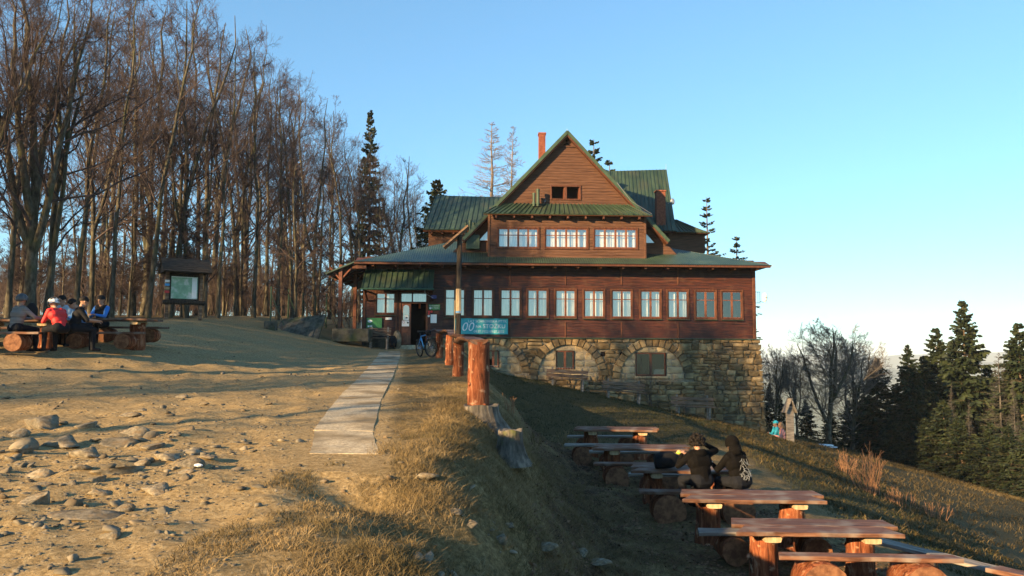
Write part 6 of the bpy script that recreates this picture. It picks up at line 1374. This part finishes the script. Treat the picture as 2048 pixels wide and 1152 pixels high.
person('person in a blue patterned jacket leaning over the table', seat_at(172, 21.1, 659), R(140), GL, 'blue_camo', 'jeans', hair='hair_dark', lean=.5, head=(.75, 0), hands=((-.14, .5, .76), (.14, .48, .76)), voxel=.012)
o, H_, sh_, ch_, axv, xv = person('person in a black vest with blue sleeves, beanie and sunglasses', seat_at(204, 22.6, 655), R(172), GL, 'black', 'jeans', sleeve='blue_sleeve', headgear=('beanie', 'black'), lean=.12, head=(.1, 0), hands=((-.08, .42, .80), (.08, .42, .80)), voxel=.012)
q = MB()
for s_ in (-1, 1): q.ball(H_(s_ * .034, .088, .014), .026, 9, 6, sc3=(1.1, .5, .8))
q.tube([H_(-.085, .01, .018), H_(-.06, .075, .018), H_(.06, .075, .018), H_(.085, .01, .018)], [.005] * 4, 5); q.build('sunglasses', M['blackmetal'], o)
p = P(62, 641, 20.1); backpack('dark backpack with a pale lid on the left table', (p.x, p.y, P(62, 640, 20.0).z), .5, .85, ('black', 'helmet_grey'))
# two people in black hoodies
GB = 'people in black at the terrace table'
o, H_, sh_, ch_, axv, xv = person('person with dark curly hair in a black hoodie, eating', seat_at(1404, 14.72, 972), R(22), GB, 'hoodie', 'jeans', hair='curly', headgear=('hood_down', 'hoodie'), lean=.22, hands=((-.20, .34, .98), (.24, .26, 1.18)), head=(.25, .35), voxel=.009, bulk=1.32)
hp = o.matrix_basis @ Vector((-.20, .42, 1.02)); q = MB(); q.ball((0, 0, 0), .05, 12, 8, sc3=(1, .8, .9)); w_ = q.build('bread_roll', flat('bun_crust', (.5, .30, .12)), None, True, tuple(hp)); tag(w_, 'bread roll with green filling held by the curly-haired person', 'food')
MB().torus((0, 0, -.01), (0, 0, 1), .045, .012, 14, 5).build('salad_leaf', flat('salad_green', (.25, .5, .04)), w_)
o, H_, sh_, ch_, axv, xv = person('person with the hood up, white print on the back of a black hoodie', seat_at(1482, 14.72, 974), R(30), GB, 'hoodie', 'jeans', headgear=('hood', 'hoodie'), lean=.25, side=-.06, hands=((-.22, .48, .82), (.14, .48, .78)), head=(.3, .1), voxel=.009, bulk=1.32)
q = MB(); random.seed(4)
for k in range(34):
    x = random.uniform(-.10, .13); z = random.uniform(.03, .36); c0 = Vector((0, 0, .56)) + axv * z + xv * x; nb = Vector((0, -math.cos(.25), math.sin(.25))); a = random.uniform(0, 3.14); d = xv * math.cos(a) * .045 + axv * math.sin(a) * .06
    rr = .165 - .25 * max(0, abs(x) - .06); q.tube([c0 + nb * rr - d, c0 + nb * (rr + .006) + xv * random.uniform(-.02, .02), c0 + nb * rr + d], [.0035, .005, .003], 4)
q.build('back_print', flat('grey_print', (.2, .21, .22), .9, .1), o)
hp = o.matrix_basis @ Vector((-.22, .60, .86)); q = MB(); q.box(-.04, .04, -.09, .09, -.03, .03, b=.015); w_ = q.build('wrapped_sandwich', M['paper'], None, False, tuple(hp)); w_.rotation_euler = (.3, 0, .7); tag(w_, 'sandwich in white paper held by the hooded person', 'food')
p = P(1338, 921, 15.9); b_ = backpack('black rucksack lying on the table beside the curly-haired person', (p.x - .3, 15.75, TB[2][2] + .13), R(80), .95); b_.rotation_euler = (0, R(84), R(5)); b_.location.z = TB[2][2] + .15
# couple by the shrine post
GS = 'couple resting by the shrine post'
p = P(1556, 886, 35.4)
person('person in a turquoise cap and jacket sitting with legs stretched out', (p.x, p.y, p.z - .05), R(78), GS, 'turq', 'jeans', headgear=('beanie', 'turq'), seat=.12, lean=.1, knees=((-.1, .42, .36), (.1, .40, .30)), feet=((-.1, .80, .07), (.12, .74, .06)), hands=((-.1, .34, .48), (.05, .16, .74)), head=(.15, -.2), voxel=.013)
p = P(1567, 890, 35.1)
person('fair-haired person in a pink jacket sitting next to the shrine post', (p.x, p.y, p.z - .05), R(80), GS, 'pink', 'jeans', hair='long', seat=.12, lean=.12, knees=((-.1, .42, .34), (.1, .40, .26)), feet=((-.1, .80, .07), (.12, .76, .06)), hands=((-.1, .36, .46), (.1, .38, .44)), head=(.15, 0), voxel=.013)
# ------------------------------------------------------------------ haze filling the valley air
hz_ = MB(); hz_.box(-9200, 9200, -80, 9200, -330, 60); hm = bpy.data.materials.new('valley_haze'); hm.use_nodes = True; n = hm.node_tree.nodes
n.remove(n['Principled BSDF']); pv = n.new('ShaderNodeVolumePrincipled'); pv.inputs['Density'].default_value = HAZE; pv.inputs['Color'].default_value = (.80, .90, 1.0, 1); pv.inputs['Anisotropy'].default_value = 0.0
hm.node_tree.links.new(pv.outputs[0], n['Material Output'].inputs['Volume']); hm.cycles.homogeneous_volume = True
tag(hz_.build('haze', hm), 'thin blue haze in the valley air', kind='stuff')
